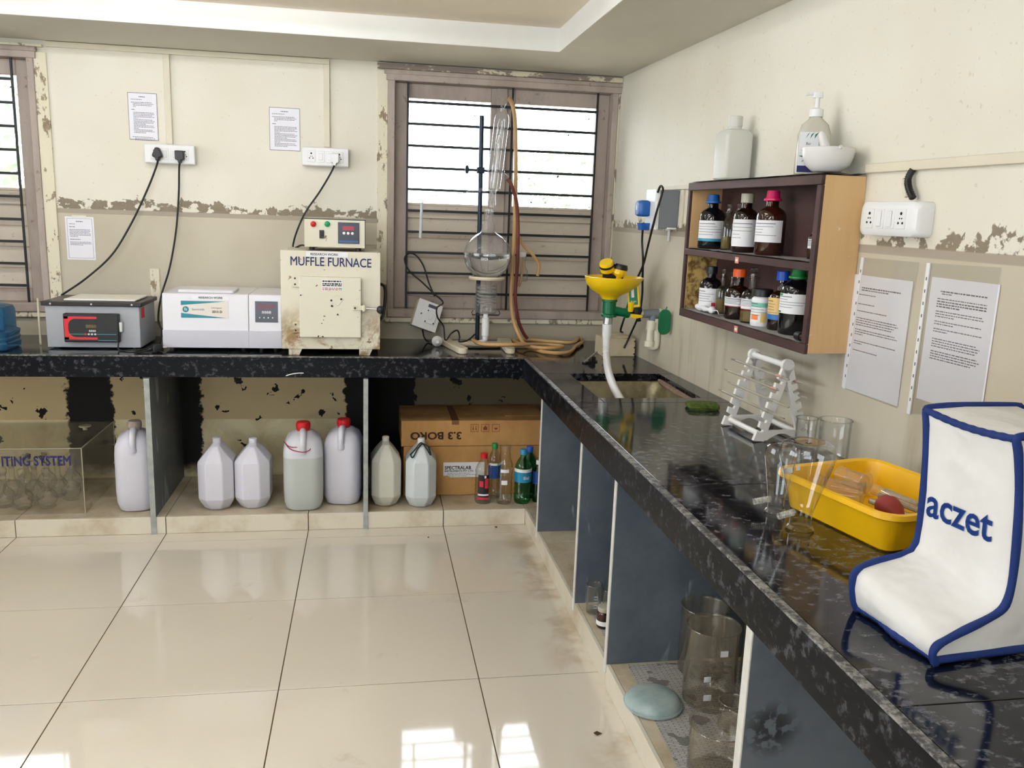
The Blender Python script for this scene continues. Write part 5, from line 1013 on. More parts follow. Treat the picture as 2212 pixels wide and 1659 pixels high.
# ---- two beakers against the wall
def beaker(label, x_, y_, z_, R_, H_, m='lab_glass', group=None, name='glass_beaker', tags=(), grad=0):
    r = thing(name, label, 'beaker', (x_, y_, z_), 0, group)
    MB().lathe([(.001, .001), (R_*.90, 0), (R_*.98, .006), (R_, .014), (R_, H_-.006), (R_+.003, H_-.001), (R_+.002, H_), (R_-.002, H_-.002), (R_-.0025, .014), (R_*.88, .005), (.001, .005)], 36).build('body', m, r)
    MB().tube([((R_+.0015)*math.cos(k*math.pi/18), (R_+.0015)*math.sin(k*math.pi/18), H_-.001) for k in range(36)], .0017, 6, closed=True).build('rim', m, r)
    for a_, zz_, w_ in tags: bx('paper_tag', 'label_white', r, R_*math.sin(a_)-w_, -R_*math.cos(a_)-.0015, zz_-w_*.8, R_*math.sin(a_)+w_, -R_*math.cos(a_)-.0005, zz_+w_*.8)
    for k in range(grad): bx('graduation', 'label_white', r, -.006, -R_-.0012, H_*(.25+.1*k), .006, -R_-.0004, H_*(.25+.1*k)+.0012)
    return r
v = RWp(1775, 1000, .11); beaker('small clear beaker between the rack and the wall', RWp(1738, 960, .05).x, RWp(1738, 960, .05).y, ZT, .030, .088)
v = RWp(1797, 990, .05); beaker('tall clear beaker against the wall behind the yellow tray', v.x, v.y, ZT, .042, .118)
# ---- yellow tray with glass inside
mat('tray_yellow', C(246, 190, 14), .35, var=.03, vs=8)
c0 = at(1697, 1092, 'z', ZT); c1 = at(1913, 1196, 'z', ZT); d = Vector((c1.x-c0.x, c1.y-c0.y, 0)); LT = d.length; an = math.atan2(d.y, d.x); WT = .25
tr_ = thing('plastic_tray', 'yellow plastic tray of glassware beside the covered balance', 'tray', (c0.x, c0.y, ZT), an)
def ring_sec(z, o_, r_): return (z, LT/2+o_, WT/2+o_, r_, LT/2, WT/2)
HT = .082
MB().loft([ring_sec(.0, -.004, .02), ring_sec(.004, .001, .024), ring_sec(HT, .018, .040), ring_sec(HT+.002, .028, .048), ring_sec(HT-.007, .0295, .049), ring_sec(HT-.005, .0315, .05), ring_sec(HT+.006, .030, .049), ring_sec(HT+.0078, .023, .045), ring_sec(HT+.004, .015, .038), ring_sec(.009, -.003, .022), ring_sec(.006, -.007, .018)], 7).build('tub', 'tray_yellow', tr_)
TM = Matrix.Translation((c0.x, c0.y, ZT)) @ Matrix.Rotation(an, 4, 'Z'); T3 = lambda x_, y_, z_: TM @ Vector((x_, y_, z_))
glass('tray_glass', (.97, .965, .94, 1), (.78, .76, .68, 1), dust=.10, dcol=(236, 230, 214))
def cyl(label, a, b, R_, nm='measuring_cylinder', cat='cylinder', foot=True):
    r = thing(nm, label, cat, group='glassware lying in the tray'); a, b = T3(*a), T3(*b); u_ = (b-a).normalized()
    MB().tube([a, a+u_*.004, b-u_*.004, b], [R_*.9, R_, R_, R_*1.08], 20, cap=False).build('barrel', 'tray_glass', r)
    if foot: MB().tube([a-u_*.004, a], R_*1.25, 20).build('base', 'tray_glass', r)
    MB().tube([b-u_*.001, b+u_*.002], R_*1.12, 20, cap=False).build('rim', 'tray_glass', r); return r
def T_(px, py, h): return BT(at(px, py, 'z', ZT+h))
BT = lambda p: tuple(TM.inverted() @ p)
cyl('short clear tube lying at the far end of the yellow tray', T_(1868, 1044, .068), T_(1815, 1026, .068), .020, 'glass_tube', 'tube')
cyl('clear measuring cylinder lying along the yellow tray', T_(1862, 1066, .048), T_(1768, 1048, .048), .022)
cyl('narrow clear tube with open end facing out of the yellow tray', T_(1975, 1092, .060), T_(1890, 1058, .060), .012, 'glass_tube', 'tube', False)
for k, (p, q, h) in enumerate((((1912, 1060), (1985, 1090), .045), ((1900, 1070), (1985, 1104), .045), ((1880, 1082), (1980, 1122), .040), ((1845, 1090), (1960, 1135), .028), ((1860, 1108), (1950, 1142), .026))):
    nm_ = ['pale glass rod nearest the wall side of the tray', 'second pale glass rod in the yellow tray', 'third pale glass rod under the red bulb', 'clear glass rod along the near side of the tray', 'clear glass rod touching the near lip of the tray'][k]
    o = thing('glass_rod', nm_, 'rod', group='rods in the tray'); MB().tube([T3(*T_(*p, h)), T3(*T_(*q, h))], .0065, 10).build('rod', 'pipette_body' if k < 4 else 'tray_glass', o)
o = thing('metal_spatula', 'dark metal spatula lying across the glass in the tray', 'spatula'); MB().tube([T3(*T_(1845, 1090, .042)), T3(*T_(1900, 1112, .042)), T3(*T_(1975, 1128, .045))], [.004, .003, .003], 8).build('shaft', 'iron', o); MB().tube([T3(*T_(1828, 1084, .042)), T3(*T_(1846, 1092, .042))], [.009, .004], 8).build('blade', 'rubber_black', o)
mat('bulb_red', C(142, 42, 36), .6, var=.15, vs=10)
v = at(1918, 1095, 'z', ZT+.066); bu = thing('rubber_bulb', 'dark red rubber pipette bulb on top of the glassware in the tray', 'rubber bulb', v, an-.1)
MB().tube([(-.026, 0, 0), (-.023, 0, 0), (-.012, 0, 0), (.004, 0, 0), (.024, 0, -.004), (.036, 0, -.008), (.046, 0, -.010)], [.002, .015, .024, .026, .020, .012, .008], 20).build('bulb', 'bulb_red', bu); MB().tube([(.044, 0, -.010), (.060, 0, -.012)], .007, 12).build('nozzle', 'rubber_black', bu)
# ---- balance under its fabric cover
t = NT('cover_cloth'); n = t.noise(5, 5, .6); w_ = t.noise(380, 2, .5)
c = t.mix(t.step(n, .4, .75), C(226, 224, 220), C(212, 208, 202)); t.bump(t.noise(7, 3, .55), .55, .04); t.set(col=c, rough=.85, spec=.15)
mat('piping_blue', C(4, 40, 106), .8); mat('print_blue', C(16, 66, 150), .7)
K = lambda px, py, z: at(px, py, 'z', z)
gA, gB = K(1853, 1318, ZT+.002), K(2020, 1432, ZT+.002)          # foot of the front edge, seen from left to right
dF = Vector((gB.x-gA.x, gB.y-gA.y, 0)); WF = dF.length; angF = math.atan2(dF.y, dF.x)
bc = thing('balance_cover', 'white cloth dust cover with blue piping over a laboratory balance', 'cover', (gA.x, gA.y, ZT+.0008), angF)
BM = Matrix.Translation((gA.x, gA.y, ZT)) @ Matrix.Rotation(angF, 4, 'Z'); BI = BM.inverted()

def onx(px, py, x_):                            # local point seen at a pixel on the plane x = x_ of the cover
    o_ = BI @ CAM; d_ = (BI.to_3x3() @ px_ray(px, py)); return o_ + d_*((x_-o_.x)/d_.x)
for nm, px, py, xx in (('front top L', 1847, 1238, 0), ('seat back L', 1965, 1195, 0), ('top L', 2000, 890, 0), ('low R', 2022, 1400, WF), ('seat R', 2165, 1320, WF), ('top R', 2195, 955, WF)): print(nm, [round(q, 3) for q in onx(px, py, xx)])
def ony(px, py, y_): o_ = BI @ CAM; d_ = (BI.to_3x3() @ px_ray(px, py)); return o_ + d_*((y_-o_.y)/d_.y)
PLf = [(0, 0), (-.010, .02), (-.016, .045), (-.015, .068), (-.002, .080), (.03, .088), (.07, .094), (.095, .102), (.104, .118), (.106, .15), (.104, .21), (.099, .27), (.092, .325), (.087, .347), (.094, .353), (.16, .355), (.27, .352), (.285, .345), (.29, .33), (.292, .16), (.296, 0)]
PRt = [(0, 0), (-.006, .010), (-.008, .020), (-.002, .030), (.014, .038), (.045, .050), (.08, .062), (.108, .075), (.119, .092), (.122, .13), (.117, .20), (.107, .27), (.095, .325), (.088, .345), (.095, .351), (.16, .352), (.27, .349), (.285, .342), (.29, .328), (.292, .16), (.296, 0)]
NX = 22; rings = []; rnd = random.Random(5)
def prof(f):
    out = []
    for i_, (a, b) in enumerate(zip(PLf, PRt)):
        g_ = f; y_, z_ = a[0]+(b[0]-a[0])*g_, a[1]+(b[1]-a[1])*g_
        sag = math.sin(math.pi*f); y_ += (.004 if i_ < 8 else .0012)*math.sin(9*f+i_*.6)*sag*(1 if 1 < i_ < 13 else 0); z_ += (.0035*math.sin(7*f+i_)*sag if 3 < i_ < 8 else 0) - (.006*sag if 12 < i_ < 17 else 0)
        if i_ == 0: y_ += .006*math.sin(8*f)*sag
        out.append((y_, z_))
    return out
for k in range(NX+1): rings.append([(WF*k/NX, y_, z_) for y_, z_ in prof(k/NX)])
MB().rings(rings, cap=True).build('cloth', 'cover_cloth', bc, ang=75)
def piping(path, r_=.0036, n_=3): MB().tube(spline(path, n_), [r_*(1+.07*math.sin(i_*.9)) for i_ in range((len(path)-1)*n_+1)], 8).build('piping', 'piping_blue', bc, ang=180)
for k, o_ in ((0, -.001), (NX, .001)): piping([(p[0]+o_, p[1], p[2]) for p in rings[k][:19]], .0062)
piping([(p[0][0], p[0][1]-.001, .0068) for p in rings], .0060); piping([(p[13][0], p[13][1], p[13][2]+.002) for p in rings], .0060); piping([(p[17][0], p[17][1], p[17][2]+.002) for p in rings], .0060)
piping([(WF+.001, .296*k/6, .0066) for k in range(7)], .0060)
c_ = ony(2068, 1118, .104); text('lettering', 'aczet', .072, 'print_blue', bc, (c_.x-.004, .1005, c_.z+.002), (math.pi/2, 0, 0), .84, ext=.0, bold=.0012)['drape'] = 1
t = NT('stain_yellow'); t.set(col=C(206, 170, 110), rough=.9)

# ================================================================== under the worktop
t = NT('jerry_milky'); n = t.noise(5, 3); t.set(col=t.mix(n, C(216, 214, 224), C(204, 202, 212)), rough=.4, sss=.0)
t = NT('jerry_clear'); z = t.sep()[2]; t.set(col=t.mix(t.step(z, .249, .253), t.mix(t.noise(4), C(186, 190, 186), C(176, 182, 178)), C(206, 206, 212)), rough=.35)
t = NT('jerry_warm'); t.set(col=t.mix(t.noise(5), C(214, 212, 198), C(200, 198, 184)), rough=.4)
t = NT('jerry_cool'); t.set(col=t.mix(t.noise(5), C(206, 210, 210), C(196, 202, 204)), rough=.4)
mat('cap_red', C(196, 16, 24), .4); mat('cap_dirty', C(168, 152, 138), .6, var=.2, vs=30); mat('twine_red', C(150, 40, 66), .8); mat('twine_green', C(20, 44, 44), .8)
GJ = 'plastic cans under the worktop'
def can(label, px, py, wpx, hpx, m, style, rz=0, cap=None, depth=1.25):
    v = at(px, py, 'z', ZP); sc = (v-CAM).dot(FW)/FPX; hw = wpx*sc/2; H_ = hpx*sc*1.0; hd = hw*depth; v = Vector((v.x, v.y+hd*.85, ZP))
    r = thing('jerrycan', label, 'jerrycan', v, rz, GJ)
    if style == 'facet':                        # faceted shoulder that folds up to a ridge
        ch = hw*.52
        MB().loft([(0, hw*.66, hd*.66, ch*.8), (.004, hw*.72, hd*.74, ch*.85), (H_*.13, hw*.96, hd*.96, ch), (H_*.17, hw, hd, ch), (H_*.66, hw, hd, ch), (H_*.695, hw*.97, hd*.98, ch), (H_*.80, hw*.64, hd*.80, ch*.6), (H_*.905, hw*.27, hd*.5, ch*.25), (H_*.935, hw*.2, hw*.26, ch*.2)], 2).build('body', m, r, ang=16, bevel=.004)
        MB().prism([(-hd*.99, H_*.70), (-hd*.62, H_*.86), (-hd*.2, H_*.93), (hd*.2, H_*.93), (hd*.2, H_*.8), (-hd*.5, H_*.75)], -.010, .010, 'yz').build('handle_ridge', m, r, bevel=.006, smooth=False)
        MB().lathe([(hw*.22, H_*.91), (hw*.24, H_*.93), (hw*.24, H_*.99), (hw*.20, H_), (0, H_)], 20).build('cap' if cap else 'neck', cap or m, r)
    else:                                        # rounded drum with a looped handle
        MB().loft([(0, hw*.78, hd*.78, .05), (.006, hw*.86, hd*.86, .05), (H_*.10, hw*.97, hd*.97, .05), (H_*.25, hw, hd, .05), (H_*.66, hw*.99, hd*.99, .05), (H_*.74, hw*.96, hd*.96, .05), (H_*.83, hw*.80, hd*.84, .05), (H_*.88, hw*.5, hd*.6, .04), (H_*.90, hw*.3, hw*.3, .04)], 7).build('body', m, r)
        q = spline([(0, -hd*.90, H_*.70), (0, -hd*.98, H_*.80), (0, -hd*.80, H_*.895), (0, -hd*.45, H_*.915), (0, -hd*.15, H_*.88)], 6)
        MB().tube(q, [.018]*3+[.015]*(len(q)-6)+[.016]*3, 12).build('handle', m, r)
        MB().lathe([(hw*.30, H_*.88), (hw*.33, H_*.915), (hw*.35, H_*.92), (hw*.35, H_*.99), (hw*.31, H_), (0, H_)], 24).build('cap', cap, r)
        if cap: MB().lathe([(hw*.36, H_*.935), (hw*.365, H_*.94), (hw*.365, H_*.975), (hw*.36, H_*.98)], 28).build('cap_grip', cap, r)
    return r, H_, hw, hd
can('big grey-white jerrycan with dusty cap standing alone beside the glass tank', 289, 1106, 80, 193, 'jerry_milky', 'drum', .12, 'cap_dirty')
can('milky faceted can nearest the first slate partition', 466, 1104, 74, 154, 'jerry_milky', 'facet', .0)
r, H_, hw, hd = can('milky faceted can with a dark scribble next to the drums', 545, 1101, 74, 150, 'jerry_milky', 'facet', .0); bx('scribble', 'ink_soft', r, hw*.985, -hd*.5, H_*.42, hw*1.004, -hd*.46, H_*.6)
r, H_, hw, hd = can('part-filled drum with red cap and red string on its handle', 654, 1104, 84, 188, 'jerry_clear', 'drum', .05, 'cap_red')
MB().tube(spline([(-hw*.95, -hd*.4, H_*.80), (-hw*.6, -hd*.98, H_*.75), (0, -hd*1.14, H_*.725), (hw*.35, -hd*1.0, H_*.74), (.02, -hd*.86, H_*.76), (-hw*.6, -hd*.9, H_*.77), (-hw*.95, -hd*.45, H_*.80)], 6), .0022, 6).build('string', 'twine_red', r)
can('full milky drum with red cap beside the second partition', 742, 1091, 80, 182, 'jerry_milky', 'drum', -.1, 'cap_red')
can('cream faceted can nearest the second slate partition', 833, 1096, 64, 149, 'jerry_warm', 'facet', .04, None, 1.4)
r, H_, hw, hd = can('pale faceted can with white cap and dark green cord', 910, 1098, 66, 147, 'jerry_cool', 'facet', -.04, 'white_plastic', 1.3)
MB().tube(spline([(-hw*.7, -hd*.6, H_*.80), (-hw*.55, -hd*.9, H_*.78), (-hw*.2, -hd*.6, H_*.90), (hw*.1, -hd*.3, H_*.935), (hw*.45, -hd*.4, H_*.90), (hw*.6, -hd*.7, H_*.80), (hw*.35, -hd*.6, H_*.88), (0, -hd*.2, H_*.945), (-hw*.35, -hd*.5, H_*.88), (-hw*.7, -hd*.6, H_*.80)], 6), .0032, 6).build('cord', 'twine_green', r)

# ---- plastic drink bottles
glass('pet_clear', (.95, .95, .93, 1), (.58, .58, .54, 1)); glass('pet_green', (.42, .82, .58, 1), (.10, .42, .26, 1)); glass('pet_dark', (.16, .55, .38, 1), (.02, .16, .10, 1))
mat('label_blue', C(26, 70, 150), .5); mat('label_aqua', C(30, 130, 170), .5); mat('label_black', C(18, 16, 18), .5)
BOXY = at(950, 1070, 'z', ZP).y; GB = 'plastic bottles in the corner bay'
def pet(label, px, py, wpx, hpx, m, cap, lab=None, wide=False, dy=0, rz=0):
    v = at(px, py, 'z', ZP); sc = (v-CAM).dot(FW)/FPX; R_ = wpx*sc/2; H_ = hpx*sc
    r = thing('plastic_bottle', label, 'bottle', (v.x, min(v.y+R_*.8, BOXY-R_-.004), ZP), rz, GB)
    nk = .62 if wide else .36
    p_ = [(.001, .004), (R_*.86, 0), (R_*.98, .012), (R_, .03)] + [(R_*(.94 if k % 2 else 1.0), .04+(H_*.60-.04)*k/9) for k in range(10)] + [(R_*.99, H_*.64), (R_*.90, H_*.72), (R_*.66, H_*.80), (R_*nk*1.1, H_*.86), (R_*nk, H_*.88), (R_*nk, H_*.96)]
    if wide: p_ += [(R_*.70, H_*.965), (R_*.70, H_), (R_*.62, H_)]
    MB().lathe(p_, 28).build('body', m, r)
    if cap: MB().lathe([(R_*nk*1.1, H_*.90), (R_*nk*1.22, H_*.905), (R_*nk*1.22, H_*.99), (R_*nk*1.1, H_), (0, H_)], 20).build('cap', cap, r)
    def wrap(nm, mm, z0_, z1_, a0, a1, rr=1.015):
        N_ = 16; vs = []
        for k in range(N_+1):
            a_ = math.radians(-90+a0+(a1-a0)*k/N_); vs += [(R_*rr*math.cos(a_), R_*rr*math.sin(a_), z0_*H_), (R_*rr*math.cos(a_), R_*rr*math.sin(a_), z1_*H_)]
        return MB().add(vs, [(2*k, 2*k+2, 2*k+3, 2*k+1) for k in range(N_)]).build(nm, mm, r)
    for l_ in (lab or ()): wrap('label', *l_)
    return r, R_, H_
pet('clear bottle with red cap and black and red label', 1045, 1089, 37, 110, 'pet_clear', 'cap_red', (('label_black', .12, .60, -45, 30), ('label_red', .33, .53, 2, 26, 1.03), ('label_red', .36, .48, -35, -8, 1.03), ('label_white', .18, .215, -45, 30, 1.03), ('label_red', .105, .15, -50, 30, 1.03), ('label_white', .54, .59, -2, 10, 1.03)))
pet('clear bottle with green cap and blue label behind the red capped one', 1066, 1074, 30, 120, 'pet_clear', 'cap_green', (('label_blue', .38, .62, -60, 80), ('label_white', .62, .66, -60, 80)))
pet('clear wide mouthed bottle without a cap', 1090, 1090, 35, 128, 'pet_clear', None, (('label_white', .565, .62, -38, 22), ('label_white', .355, .43, -30, 12)), True)
r, R_, H_ = pet('green bottle with light blue cap and blue name label', 1130, 1089, 37, 119, 'pet_green', 'label_aqua', (('label_aqua', .41, .63, -90, 90), ('label_white', .60, .66, -90, 90, 1.03))); text('lettering', 'Bisl', .022, 'label_white', r, (.008, -R_*1.05, H_*.50), (math.pi/2, 0, .25), 1)
pet('dark green bottle with deep blue cap behind the green bottle', 1141, 1073, 34, 112, 'pet_dark', 'cap_deepblue')
pet('bottle with white cap peeping from behind the corner partition', 1161, 1085, 22, 92, 'pet_dark', 'white_plastic', (('label_blue', .45, .75, -90, 90),))

# ---- cardboard boxes
t = NT('cardboard'); n = t.noise(6, 6, .65, stretch=(1, 1, .5)); t.set(col=t.mix(t.step(n, .3, .75), C(196, 150, 92), C(166, 120, 66)), rough=.8)
mat('box_tape', C(122, 78, 44), .35); mat('box_ink', C(52, 32, 22), .8); mat('box_mark', C(120, 50, 30), .8)
yb_ = at(950, 1070, 'z', ZP).y; x0, _ = PY(866, 1000, yb_); zl = PY(1000, 963, yb_)[1]; zu = PY(1000, 908, yb_)[1]; x1 = -.40
bA = thing('cardboard_box', 'torn lower cardboard box with white shipping label behind the bottles', 'box')
bx('carton', 'cardboard', bA, x0+.012, yb_, ZP+.0005, x1, -.03, zl-.002, .003)
lx0, lz1 = PY(958, 999, yb_); lx1, lz0 = PY(1037, 1030, yb_); sl = bx('shipping_label', 'label_white', bA, lx0, yb_-.0012, lz0, lx1+.02, yb_-.0002, lz1)
text('lettering', 'SPECTRALAB', .0235, 'ink', sl, (lx0+.006, yb_-.0016, lz1-.028), FRONT, .95, align='LEFT', bold=.0006); text('lettering', 'INSTRUMENTS PVT LTD', .0125, 'ink', sl, (lx0+.006, yb_-.0016, lz1-.044), FRONT, 1.05, align='LEFT', bold=.0003)
words([(0, .7), (0, .9), (0, .6)], lx0+.02, lx1, lz1-.054, .007, .002).build('print', 'ink_soft', sl, loc=(0, yb_-.0016, 0), smooth=False)
bx('tape', 'box_tape', bA, x0+.10, yb_-.0008, ZP+.09, x0+.14, yb_, zl-.003)
MB().prism([(lx0-.02, lz0+.006), (lx0+.02, lz0+.010), (lx0+.045, lz0-.008), (lx0+.11, lz0-.002), (lx1+.01, lz0-.004), (lx1+.01, lz0-.08), (lx0+.08, lz0-.09), (lx0+.03, lz0-.075), (lx0, lz0-.085)], yb_-.003, yb_-.0005, 'xz').build('torn_layer', 'cardboard', bA, smooth=False)
bB = thing('cardboard_box', 'upper cardboard box stamped upside down on the lower box', 'box')
bx('carton', 'cardboard', bB, x0, yb_-.004, zl, x1, -.05, zu, .003); bx('top_flap', 'cardboard', bB, x1-.20, yb_+.06, zu+.004, x1, -.08, zu+.007, .001); bx('tape', 'box_tape', bB, x0+.24, yb_-.0046, zu-.02, x0+.275, -.06, zu+.0008)
cx1, cz1 = PY(942, 940, yb_); text('lettering', '3.3 BORO', .050, 'box_ink', bB, (cx1, yb_-.0046, cz1), (math.pi/2, math.pi, 0), 1.15, bold=.0014)
for k, px in enumerate((1025, 1048, 1071)):
    q = PY(px, 924, yb_); sy = bpy.data.objects.new('handling_symbol', None); COL.objects.link(sy); sy.parent = bB; sy.location = (q[0], yb_-.0044, q[1])
    for b4_ in ((-.019, -.019, .019, -.017), (-.019, .017, .019, .019), (-.019, -.019, -.017, .019), (.017, -.019, .019, .019)): bx('symbol_frame', 'box_mark', sy, b4_[0], -.0004, b4_[1], b4_[2], 0, b4_[3])
    if k == 0:
        for s_ in (-.007, .007): MB().prism([(s_-.0015, .012), (s_+.0015, .012), (s_+.0015, -.004), (s_+.005, -.004), (s_, -.012), (s_-.005, -.004), (s_-.0015, -.004)], -.0004, 0, 'xz').build('arrow_mark', 'box_mark', sy, smooth=False)
    elif k == 1: MB().prism([(-.009, -.010), (.009, -.010), (.010, .002), (.004, .006), (.002, .013), (-.002, .013), (-.004, .006), (-.010, .002)][::-1], -.0004, 0, 'xz').build('drop_mark', 'box_mark', sy, smooth=False)
    else: MB().prism([(-.010, .001)]+[(-.010+.02*j/8, .001-.010*math.sin(math.pi*j/8)) for j in range(1, 9)], -.0004, 0, 'xz').build('cup_mark', 'box_mark', sy, smooth=False)

# ---- clear tank with flasks
t = NT('acrylic'); tr = t.n('ShaderNodeBsdfTransparent'); tr.inputs[0].default_value = (.95, .945, .93, 1); gl = t.n('ShaderNodeBsdfGlossy'); gl.inputs['Roughness'].default_value = .05; df = t.n('ShaderNodeBsdfDiffuse'); df.inputs[0].default_value = C(176, 164, 140)
m1 = t.n('ShaderNodeMixShader'); t.l(t.math('MULTIPLY', t.step(t.noise(5, 4), .2, .8), .06), m1.inputs[0]); t.l(tr.outputs[0], m1.inputs[1]); t.l(df.outputs[0], m1.inputs[2]); m2 = t.n('ShaderNodeMixShader'); m2.inputs[0].default_value = .04; t.l(m1.outputs[0], m2.inputs[1]); t.l(gl.outputs[0], m2.inputs[2]); t.l(m2.outputs[0], t.out.inputs[0])
t = NT('acrylic_edge'); t.set(col=C(190, 182, 160), rough=.2, trans=.3)
tx1, _ = PY(185, 1104, -.52); tz1 = PY(178, 968, -.52)[1]; tx0_ = -3.15; yb2 = -.04; th = .006; yf_ = -.52
tk = thing('acrylic_tank', 'clear acrylic cover lettered in blue over small glass flasks', 'tank')
bx('front_sheet', 'acrylic', tk, tx0_, yf_, ZP+.0005, tx1, yf_+th, tz1-th); bx('side_sheet', 'acrylic', tk, tx1-th, yf_+th, ZP+.0005, tx1, yb2, tz1-th); bx('back_sheet', 'acrylic', tk, tx0_, yb2-th, ZP+.0005, tx1-th, yb2, tz1-th); bx('top_sheet', 'acrylic', tk, tx0_, yf_, tz1-th, tx1, yb2, tz1)
for q in ((tx0_, yf_-.0005, tz1-.003, tx1, yf_+.003, tz1+.0006), (tx1-.003, yf_-.0005, ZP+.001, tx1+.0006, yf_+.003, tz1), (tx1-.003, yf_, tz1-.003, tx1+.0006, yb2, tz1+.0006), (tx1-.003, yb2-.003, ZP+.001, tx1+.0006, yb2, tz1)): bx('polished_edge', 'acrylic_edge', tk, *q)
q = PZ(184, 928, tz1); MB().lathe([(.010, 0), (.010, .010), (.026, .014), (.028, .018), (.024, .022), (0, .022)], 20, (q[0], q[1], tz1)).build('lid_knob', 'acrylic_edge', tk)
q = PY(154, 996, yf_); text('lettering', 'ITING SYSTEM', .060, 'ink_blue', tk, (q[0], yf_-.0012, q[1]), FRONT, .74, align='RIGHT', bold=.0014)
mp_ = None; glass('tank_flask', (.96, .96, .94, 1), (.62, .63, .58, 1), dust=.06); FS = [(12, 1094), (52, 1098), (104, 1096), (155, 1078), (-8, 1075), (30, 1076), (78, 1078), (128, 1070), (60, 1060), (104, 1058), (158, 1056)]  # diffuse share paints extra brightness and glints into the flasks
for k, (px, py) in enumerate(FS):
    x_, y_ = PZ(px, py, ZP); y_ = max(min(y_, -.13), yf_+.056)
    if mp_ is None:
        fo = thing('boiling_flask', '', 'flask', (x_, y_, ZP), 0, 'small flasks inside the acrylic tank'); rr = .042
        MB().lathe([(.001, .001), (.026, 0), (.034, .008)]+[(math.sqrt(max(rr*rr-(z_-.046)**2, 0)), z_) for z_ in [.014+.008*j for j in range(9)]]+[(.016, .090), (.0115, .10), (.0115, .150), (.015, .154), (.015, .158)], 24).build('body', 'tank_flask', fo)
        MB().lathe([(.009, .140), (.013, .158), (.016, .162), (.016, .176), (.012, .182), (0, .183)], 16).build('stopper', 'tank_flask', fo); mp_ = fo
    else: fo = copy_tree(mp_); fo.location = (x_, y_, ZP)
    fo['label'] = 'small stoppered glass flask in the acrylic tank, ' + ['front row at the picture edge', 'front row below the letter G', 'front row below the letter T', 'front row nearest the side sheet', 'second row partly outside the picture', 'second row below the letters IN', 'second row below the first S', 'second row below the letter E', 'rear row below the first letters', 'rear row below the letter S', 'rear row nearest the side sheet'][k]

# ---- right bays
def news(label, pts, seed):
    A_, B_ = 14, 10; v00, v10, v01, v11 = [Vector(p) for p in pts]; rnd = random.Random(seed); vs = []
    for i in range(A_+1):
        for j in range(B_+1):
            a, b = i/A_, j/B_; p = v00*(1-a)*(1-b)+v10*a*(1-b)+v01*(1-a)*b+v11*a*b; vs.append((p.x, p.y, ZP+.0006+.0012*abs(math.sin(i*2.1+j*1.3+seed))))
    N_ = len(vs); vs += [(p[0], p[1], p[2]+.0006) for p in vs]; fs = []
    for i in range(A_):
        for j in range(B_):
            q = i*(B_+1)+j; fs += [(q, q+B_+1, q+B_+2, q+1), (N_+q, N_+q+1, N_+q+B_+2, N_+q+B_+1)]
    return tag(MB().add(vs, fs).build('newspaper_sheet', 'newsprint', None), label, 'newspaper')
news('newspaper under the big beaker and the green dish', [(-.468, -2.01, 0), (-.02, -2.02, 0), (-.505, -2.86, 0), (.0, -2.87, 0)], 2)
news('newspaper strip under the small beakers in the narrow bay', [(-.490, -1.60, 0), (-.05, -1.59, 0), (-.495, -1.96, 0), (-.05, -1.96, 0)], 5)
ZN = ZP+.0028; glass('big_glass', (.97, .96, .94, 1), (.66, .63, .56, 1), dust=.05)  # diffuse share paints a warm beige reflection into the glass
bpos = lambda px, py: at(px, py, 'z', ZN)
def bk(label, px, pyb, R_, H_, **kw): v = bpos(px, pyb); return beaker(label, v.x, v.y, ZN, R_, H_, **kw)
sp_ = bpos(1523, 1512); b0 = bk('tall wide beaker with paper tags on the newspaper', 1528, 1512, .074, .235, m='big_glass', tags=((.05, .185, .011), (-.5, .105, .010), (-.45, .05, .011)))
bk('tall beaker standing behind the tagged one in the open bay', 1512, 1448, .070, .215, m='big_glass')
bk('beaker half hidden by the white edged partition', 1632, 1480, .050, .20, m='big_glass', grad=5)
bk('low clear beaker standing in front of the tall tagged beaker', 1578, 1574, .036, .085, m='big_glass')
bk('wide clear beaker at the near end of the open bay', 1545, 1668, .072, .135, m='big_glass')
v = bpos(1410, 1520); t = NT('dish_green'); n = t.noise(16, 4); t.set(col=t.mix(t.step(n, .3, .7), C(164, 186, 186), C(198, 212, 208)), rough=.3, trans=.25)
gdsh = thing('glass_dish', 'pale green glass dish lying upside down on the newspaper', 'dish', (v.x, v.y, ZN), .2)
MB().lathe([(.070, .001), (.078, .0), (.080, .004), (.079, .012), (.075, .020), (.064, .027), (.04, .031), (.001, .032)], 36).build('dome', 'dish_green', gdsh); MB().lathe([(.078, 0), (.084, .002), (.084, .006), (.079, .008)], 36).build('rim', 'dish_green', gdsh)
bk('small graduated beaker with pink drops in the narrow bay', 1281, 1322, .026, .105, grad=5, m='lab_glass_dim'); bk('second small graduated beaker against the partition', 1316, 1330, .026, .100, grad=5, m='lab_glass_dim')
v = bpos(1304, 1352); jr = thing('sample_jar', 'small brown sample jar with white label in the narrow bay', 'jar', (v.x, v.y, ZN)); MB().lathe([(.001, 0), (.024, 0), (.026, .004), (.026, .05), (.02, .056), (.02, .06)], 20).build('body', 'amber_light', jr); MB().lathe([(.022, .056), (.023, .058), (.023, .072), (0, .073)], 20).build('cap', 'cap_grey', jr); MB().lathe([(.0265, .010), (.0265, .026)], 20).build('label', 'label_white', jr)
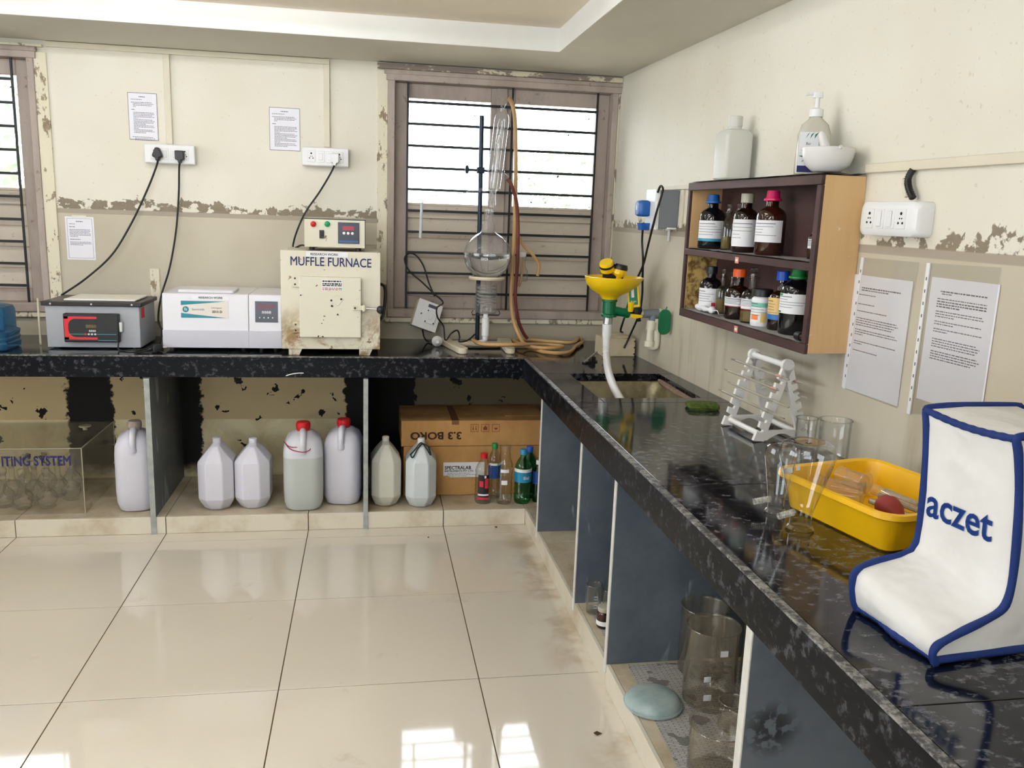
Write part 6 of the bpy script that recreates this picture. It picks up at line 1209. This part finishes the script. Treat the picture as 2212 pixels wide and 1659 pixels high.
# ---- scraps on the floor
mat('leaf_brown', C(74, 48, 26), .9)
def scrap(label, px, py, s_, z_=.0):
    v = at(px, py, 'z', z_); o = MB().add([(-s_, -.3*s_, .001), (.2*s_, -.8*s_, .003), (s_, .3*s_, .010*s_/.02), (.1*s_, .6*s_, .002), (-s_, -.3*s_, .003), (.2*s_, -.8*s_, .005), (s_, .3*s_, .010*s_/.02+.002), (.1*s_, .6*s_, .004)], [(0, 3, 2, 1), (4, 5, 6, 7), (0, 1, 5, 4), (1, 2, 6, 5), (2, 3, 7, 6), (3, 0, 4, 7)]).build('dry_leaf', 'leaf_brown', None, loc=(v.x, v.y, z_+.0002), rot=(0, 0, px)); return tag(o, label, 'leaf')
scrap('curled dry leaf scrap on the open floor near the plinth', 1291, 1587, .012); scrap('dark crumb on the floor in front of the plastic bottles', 1072, 1140, .010); scrap('tiny dark crumb on the floor in front of the cardboard boxes', 925, 1162, .005)
# ================================================================== trees beyond the windows
mat('leaf_green', C(168, 180, 160), .8, var=.3, vs=2); mat('bark', C(150, 140, 128), .9); mat('yard', C(170, 160, 140), .9)
struct(bx('ground_outside', 'yard', None, -14, .6, -1.2, 12, 30, -1.0, smooth=False))
def tree(label, x, y, h, r, seed):
    rnd = random.Random(seed); o = thing('yard_tree', label, 'tree', (x, y, -1.0)); MB().tube([(0, 0, 0), (.05, 0, h*.4), (0, .05, h*.8)], [.16, .11, .05], 8).build('trunk', 'bark', o); mb = MB()
    for k in range(900):
        a, b, q = rnd.uniform(0, 6.28), rnd.uniform(-1, 1), rnd.uniform(.35, 1)**.5; s_ = math.sqrt(1-b*b); p = Vector((r*q*s_*math.cos(a), r*q*s_*math.sin(a), h*.78+r*.9*q*b))
        u = Vector((rnd.gauss(0, 1), rnd.gauss(0, 1), rnd.gauss(0, 1))).normalized(); v = u.orthogonal().normalized(); l = r*.10
        mb.add([p-u*l, p+v*l*.45, p+u*l, p-v*l*.45], [(0, 1, 2, 3)])
    c = mb.build('crown', 'leaf_green', o, smooth=False); c['kind'] = 'stuff'
tree('leafy yard tree seen through the left panes of the window', -2.4, 7.5, 3.6, 1.2, 1); tree('leafy yard tree seen through the right panes of the window', 1.7, 8.5, 3.3, 1.1, 2); tree('leafy yard tree beyond the far left window', -6.2, 7.0, 4.0, 1.5, 3)
# lettering becomes plain mesh
bpy.context.view_layer.update(); dg = bpy.context.evaluated_depsgraph_get()
for o in [o for o in bpy.data.objects if o.type == 'FONT']:
    me = bpy.data.meshes.new_from_object(o.evaluated_get(dg)); drape = o.get('drape'); nm = o.name.split('.')[0]; me.name = nm
    par, mw, basis = o.parent, o.matrix_local.copy(), o.matrix_basis.copy(); bpy.data.objects.remove(o)
    n = bpy.data.objects.new(nm, me); COL.objects.link(n); n.parent = par; n.matrix_basis = basis
    if drape:                                # print follows the cloth of the cover
        inv = basis.inverted()
        for v_ in me.vertices:
            p = basis @ v_.co; pr_ = prof(max(0, min(1, p.x/WF))); y_ = p.y
            for a_, b_ in zip(pr_[7:13], pr_[8:14]):
                if a_[1] <= p.z <= b_[1]: y_ = a_[0]+(b_[0]-a_[0])*(p.z-a_[1])/(b_[1]-a_[1])
            v_.co = inv @ Vector((p.x, y_-.0016, p.z))
